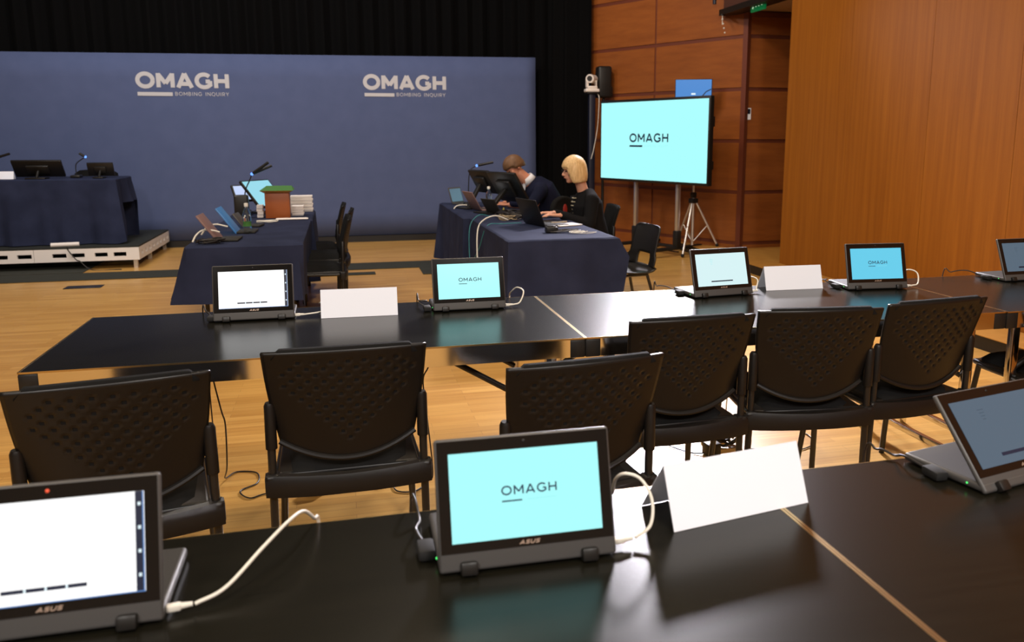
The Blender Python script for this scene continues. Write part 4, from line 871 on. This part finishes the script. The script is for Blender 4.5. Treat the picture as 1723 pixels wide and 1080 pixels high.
def head_shape(b, X):
    """head facing local -x, local origin at the head centre"""
    b.ball((0.012, 0, 0.028), 0.083, 12, (1.12, 0.90, 1.0), 0, X); b.ball((-0.028, 0, -0.028), 0.064, 12, (0.92, 0.88, 1.18), 0, X)
    b.ball((-0.05, 0, -0.085), 0.026, 8, (1, 1.2, .8), 0, X)                                   # chin
    b.ball((-0.072, 0, 0.034), 0.03, 8, (.5, 1.5, .6), 0, X)                                   # brow
    b.tube([X @ Vector((-0.078, 0, 0.018)), X @ Vector((-0.104, 0, -0.022))], [0.008, 0.013], 8); b.ball((-0.100, 0, -0.024), 0.0135, 8, (1, 1.1, .8), 0, X)
    b.ball((-0.083, 0, -0.050), 0.016, 8, (.7, 1.3, .5), 0, X)                                 # mouth
    for s in (-1, 1):
        b.ball((0.012, s * 0.078, -0.004), 0.028, 8, (.6, .32, 1.05), 0, X); b.ball((-0.055, s * 0.045, -0.012), 0.026, 8, (.7, .8, .9), 0, X)

def eyes(p, X, m='eye'):
    for s in (-1, 1):
        b = MB(); b.ball((-0.079, s * 0.031, 0.012), 0.0085, 8, (1, 1.3, .8), 0, X); b.build('eye', m, p)
    b = MB(); b.ball((-0.093, 0, -0.050), 0.011, 8, (.4, 1.6, .35), 0, X); b.build('lips', 'lips', p)

# the woman: seated facing -x, typing
wo = Vector((0, 0, 0))
wt = thing('person', 'woman with blond bob in black cardigan sitting typing at the right clothed table', 'person', (2.10, 7.0, 0))
Hx = Matrix.Translation((-0.125, 0.0, 1.148)) @ Matrix.Rotation(math.radians(-6), 4, 'Y') @ Matrix.Scale(0.93, 4)
b = MB(); head_shape(b, Hx)
b.limb((-0.075, 0, 1.10), (-0.03, 0, 0.96), 0.048, 0.050)
b.tube([(-0.02, 0, 0.96), (0.0, 0, 0.88), (0.02, 0, 0.75), (0.06, 0, 0.58), (0.06, 0, 0.47)], [0.05, 0.105, 0.115, 0.12, 0.13], 18)
for s in (-1, 1):
    b.limb((0.0, s * 0.155, 0.90), (-0.04, s * 0.22, 0.70), 0.05, 0.04)
b.limb((-0.04, 0.22, 0.70), (-0.27, 0.10, 0.775), 0.04, 0.026); b.limb((-0.04, -0.22, 0.70), (-0.27, -0.14, 0.775), 0.04, 0.026)
hand(b, (-0.28, 0.09, 0.778), (-1, -0.18, 0), (0, -1, 0)); hand(b, (-0.28, -0.15, 0.778), (-1, 0.1, 0), (0, 1, 0))
for s in (-1, 1):
    b.limb((0.06, s * 0.09, 0.50), (-0.36, s * 0.10, 0.52), 0.085, 0.058); b.limb((-0.36, s * 0.10, 0.52), (-0.34, s * 0.10, 0.09), 0.056, 0.036); b.limb((-0.34, s * 0.10, 0.05), (-0.48, s * 0.10, 0.035), 0.04, 0.03)
wb = b.build('body', 'skin', wt, remesh=0.0055); eyes(wt, Hx)
# top and cardigan
b = MB(); b.tube([(-0.01, 0, 0.995), (-0.01, 0, 0.945), (0.0, 0, 0.86), (0.02, 0, 0.74), (0.06, 0, 0.58), (0.06, 0, 0.44)], [0.045, 0.095, 0.142, 0.138, 0.145, 0.16], 22)
for s in (-1, 1): b.limb((0.015, s * 0.05, 0.95), (0.005, s * 0.155, 0.905), 0.052, 0.062); b.limb((0.0, s * 0.155, 0.895), (-0.04, s * 0.22, 0.70), 0.062, 0.052)
b.limb((-0.04, 0.22, 0.70), (-0.255, 0.108, 0.772), 0.052, 0.036); b.limb((-0.04, -0.22, 0.70), (-0.255, -0.145, 0.772), 0.052, 0.036)
for s in (-1, 1): b.limb((0.06, s * 0.09, 0.50), (-0.36, s * 0.10, 0.52), 0.095, 0.067); b.limb((-0.36, s * 0.10, 0.52), (-0.34, s * 0.10, 0.12), 0.064, 0.045)
cg = b.build('black_clothing', 'knit', wt, remesh=0.008)
b = MB()
for k in range(7):
    z = 0.915 - k * 0.033; x = -0.128 - 0.008 * math.sin(k); w_ = 0.045
    b.tube([(x + .018 - k * .002, -w_, z + .002), (x, -w_ * .5, z), (x - .003, 0, z), (x, w_ * .5, z), (x + .018, w_, z + .002)], 0.0042, 6)
b.build('striped_top', 'stripe', wt, sharp=False, label='cream stripes on black top')
# hair: bob shell open at the face
def hair(parent, X, m, drop, front, name='hair', rad=(0.108, 0.096, 0.112), cz=0.03, nape=0.0):
    mb = MB(); NA, NE = 40, 14; vv = {}
    for i in range(NA):
        a = 2 * PI * i / NA     # a = 0 faces -x
        open_ = max(0.0, 1 - abs((a + PI) % (2 * PI) - PI) / front)
        low = -drop * (1 - min(1, open_ * 3.0)) + 0.055 * min(1, open_ * 3.0) + nape * max(0, math.cos(a - PI))
        for j in range(NE + 1):
            q = j / NE; ph = q * PI / 2
            if q < 0.55: e = q / 0.55 * PI / 2; r = math.sin(e); z = cz + rad[2] * math.cos(e); x, y = -rad[0] * r * math.cos(a), rad[1] * r * math.sin(a)
            else:
                t = (q - .55) / .45; r = 1.0 + 0.05 * math.sin(t * PI) - 0.10 * t * t; z = cz + (low - cz) * t if low < cz else cz + (low - cz) * t; x, y = -rad[0] * r * math.cos(a), rad[1] * r * math.sin(a)
            wv = 1 + 0.012 * math.sin(i * 2.7 + j * .4); vv[i, j] = (x * wv + 0.012, y * wv, z)
    vs = [vv[i, j] for i in range(NA) for j in range(NE + 1)]; f = []
    for i in range(NA):
        for j in range(NE): a_ = i * (NE + 1) + j; c_ = ((i + 1) % NA) * (NE + 1) + j; f.append((a_, a_ + 1, c_ + 1, c_))
    mb._add(vs, f, 0, True, X); o = mb.build(name, m, parent, sharp=False); sd = o.modifiers.new('thick', 'SOLIDIFY'); sd.thickness = 0.012; sd.offset = -1
    o.modifiers.new('sub', 'SUBSURF').render_levels = 1; return o
hair(wt, Hx, 'blond', 0.105, 1.05)
b = MB()
for s in (-1, 1):
    b.tube([Hx @ Vector((-0.098 + 0.012 * math.cos(k * .7) * 0, s * (0.036 + 0.02 * math.cos(k * PI / 5)), 0.010 + 0.015 * math.sin(k * PI / 5))) for k in range(11)], 0.0014, 6)
    b.tube([Hx @ Vector((-0.095, s * 0.056, 0.014)), Hx @ Vector((-0.01, s * 0.083, 0.016))], 0.0014, 6)
b.tube([Hx @ Vector((-0.10, -.016, .012)), Hx @ Vector((-0.10, .016, .012))], 0.0014, 6); b.build('glasses', 'black', wt, sharp=False)

# the man: hunched forward over papers, facing -x
mt = thing('person', 'man with short brown hair in navy suit bending over at the far right clothed table', 'person', (2.02, 8.2, 0))
Hm = Matrix.Translation((-0.325, 0.0, 1.135)) @ Matrix.Rotation(math.radians(-38), 4, 'Y') @ Matrix.Rotation(math.radians(14), 4, 'Z')
b = MB(); head_shape(b, Hm); b.limb((-0.27, 0, 1.08), (-0.16, 0, 0.98), 0.058, 0.064)
b.tube([(-0.15, 0, 0.97), (-0.06, 0, 0.90), (0.02, 0, 0.76), (0.06, 0, 0.6), (0.06, 0, 0.47)], [0.08, 0.14, 0.145, 0.14, 0.15], 18)
for s in (-1, 1):
    b.limb((-0.10, s * 0.18, 0.92), (-0.20, s * 0.25, 0.74), 0.055, 0.045); b.limb((-0.20, s * 0.25, 0.775), (-0.40, s * 0.12, 0.775), 0.042, 0.028)
    b.limb((0.06, s * 0.10, 0.50), (-0.38, s * 0.11, 0.53), 0.09, 0.064); b.limb((-0.38, s * 0.11, 0.53), (-0.36, s * 0.11, 0.09), 0.06, 0.04); b.limb((-0.36, s * 0.11, 0.05), (-0.52, s * 0.11, 0.04), 0.045, 0.034)
hand(b, (-0.41, 0.11, 0.775), (-1, -0.25, 0), (0, -1, 0)); hand(b, (-0.41, -0.11, 0.775), (-1, 0.25, 0), (0, 1, 0))
b.build('body', 'skin2', mt, remesh=0.006); eyes(mt, Hm)
b = MB(); b.tube([(-0.165, 0, 0.995), (-0.13, 0, 0.965), (-0.06, 0, 0.90), (0.02, 0, 0.76), (0.06, 0, 0.6), (0.06, 0, 0.45)], [0.072, 0.12, 0.16, 0.165, 0.155, 0.17], 22)
for s in (-1, 1):
    b.limb((-0.08, s * 0.13, 0.93), (-0.10, s * 0.19, 0.90), 0.07, 0.07); b.limb((-0.10, s * 0.19, 0.905), (-0.20, s * 0.26, 0.795), 0.07, 0.055); b.limb((-0.20, s * 0.26, 0.80), (-0.37, s * 0.135, 0.785), 0.053, 0.040)
    b.limb((0.06, s * 0.10, 0.50), (-0.38, s * 0.11, 0.53), 0.10, 0.074); b.limb((-0.38, s * 0.11, 0.53), (-0.36, s * 0.11, 0.12), 0.07, 0.05)
b.build('suit', 'suit', mt, remesh=0.008)
b = MB(); b.tube([(-0.205, 0, 1.045), (-0.165, 0, 1.0)], [0.066, 0.076], 20, 0, False); o = b.build('shirt_collar', 'shirt', mt, sharp=False); sd = o.modifiers.new('thick', 'SOLIDIFY'); sd.thickness = 0.006
b = MB(); b._add([(-0.235, -0.05, 1.02), (-0.235, 0.05, 1.02), (-0.25, 0.0, 0.88), (-0.21, -0.05, 1.0), (-0.21, 0.05, 1.0), (-0.225, 0, 0.86)], [(0, 1, 2), (3, 5, 4), (0, 3, 4, 1), (1, 4, 5, 2), (2, 5, 3, 0)]); b.build('shirt_front', 'shirt', mt)
hair(mt, Hm, 'brown', 0.0, 1.35, rad=(0.102, 0.084, 0.094), cz=0.030, nape=-0.05)

# ------------------------------------------------------------------ leads, adapters and strips on the floor
GF = 'leads and adapters on the floor under the second row'
cable('floor_lead', 'thin dark lead hanging from the left table and wandering over the floor', [(-0.51, 3.2, 0.70), (-0.503, 3.2, 0.566), (-0.481, 3.2, 0.424), (-0.473, 3.22, 0.353), (-0.49, 3.3, 0.16), (-0.53, 3.5, 0.03), (-0.50, 3.62, 0.005), (-0.415, 3.59, 0.005), (-0.401, 3.477, 0.005), (-0.462, 3.407, 0.005), (-0.417, 3.326, 0.005), (-0.351, 3.355, 0.005), (-0.195, 3.335, 0.012)], 0.003, 'cableb', 'cable', GF)
cable('floor_lead', 'thin dark lead falling between the second and third visitor chairs', [(0.34, 3.25, 0.70), (0.312, 3.25, 0.537), (0.286, 3.25, 0.469), (0.30, 3.27, 0.3), (0.325, 3.35, 0.03), (0.30, 3.32, 0.005), (0.24, 3.23, 0.005), (0.165, 3.25, 0.005), (0.152, 3.35, 0.012)], 0.003, 'cableb', 'cable', GF)
def adapter(name, label, c, d, rz=0):
    b = MB(); X = Matrix.Translation((c[0], c[1], d[2] / 2 + .001)) @ Matrix.Rotation(rz, 4, 'Z'); b.rbox((0, 0, 0), d, 0.008, 2, 0, X); tag(b.build(name, 'black'), label, 'power adapter', GF)
adapter('power_adapter', 'black power adapter on the floor beneath the second chair, left one', (-0.155, 3.33, 0), (0.075, 0.055, 0.05), .2)
adapter('power_adapter', 'black power adapter on the floor beneath the second chair, right one', (0.15, 3.39, 0), (0.09, 0.06, 0.045), .3)
cable('floor_lead', 'black lead linking the two adapters beneath the second chair', [(-0.12, 3.34, .012), (-0.05, 3.38, .006), (0.03, 3.42, .006), (0.10, 3.41, .012)], 0.005, 'cableb', 'cable', GF)
adapter('power_adapter', 'black power adapter on the brightly lit floor patch below the fourth chair', (1.60, 3.30, 0), (0.07, 0.06, 0.06), .1)
adapter('power_adapter', 'black plug block lying near the fifth chair front leg', (2.11, 3.60, 0), (0.10, 0.05, 0.03), -.7)
tangle('cable_tangle', 'coiled black leads on the bright floor patch below the fourth chair', (1.70, 3.42, 0.0), 0.11, 0.08, 0.05, 6, 'cableb', 0.006, 12, GF)
b = MB(); b.rbox((1.70, 3.60, 0.016), (0.34, 0.06, 0.03), 0.005); b.build('x', 'beige') if False else tag(b.build('socket_strip', 'beige'), 'beige socket strip on the floor below the fourth chair', 'socket strip', GF)
cable('floor_lead', 'black lead trailing from coil below fourth chair to the fifth chair', [(1.72, 3.60, 0.035), (1.85, 3.66, 0.02), (1.98, 3.64, 0.008), (2.10, 3.62, 0.012)], 0.006, 'cableb', 'cable', GF)
cable('floor_lead', 'thin black lead curving over the floor below the fifth chair', [(1.78, 3.32, 0.005), (1.95, 3.26, 0.005), (2.05, 3.25, 0.005), (2.15, 3.33, 0.005), (2.17, 3.5, 0.005)], 0.003, 'cableb', 'cable', GF)
cable('floor_lead', 'thin black lead across the bright floor patch to the adapter', [(1.42, 3.55, 0.006), (1.46, 3.42, 0.005), (1.52, 3.33, 0.005), (1.57, 3.30, 0.012)], 0.003, 'cableb', 'cable', GF)
cable('floor_lead', 'thin black lead by the chrome legs of the right table', [(2.75, 3.1, 0.64), (2.76, 3.1, 0.3), (2.80, 3.15, 0.01), (2.9, 3.3, 0.006)], 0.003, 'cableb', 'cable', GF)
cable('floor_lead', 'black leads trailing on the floor under the large cyan screen', [(3.2, 9.4, 0.012), (3.5, 9.75, 0.012), (3.9, 9.9, 0.012), (4.1, 9.6, 0.012)], 0.008, 'cableb', 'cable')
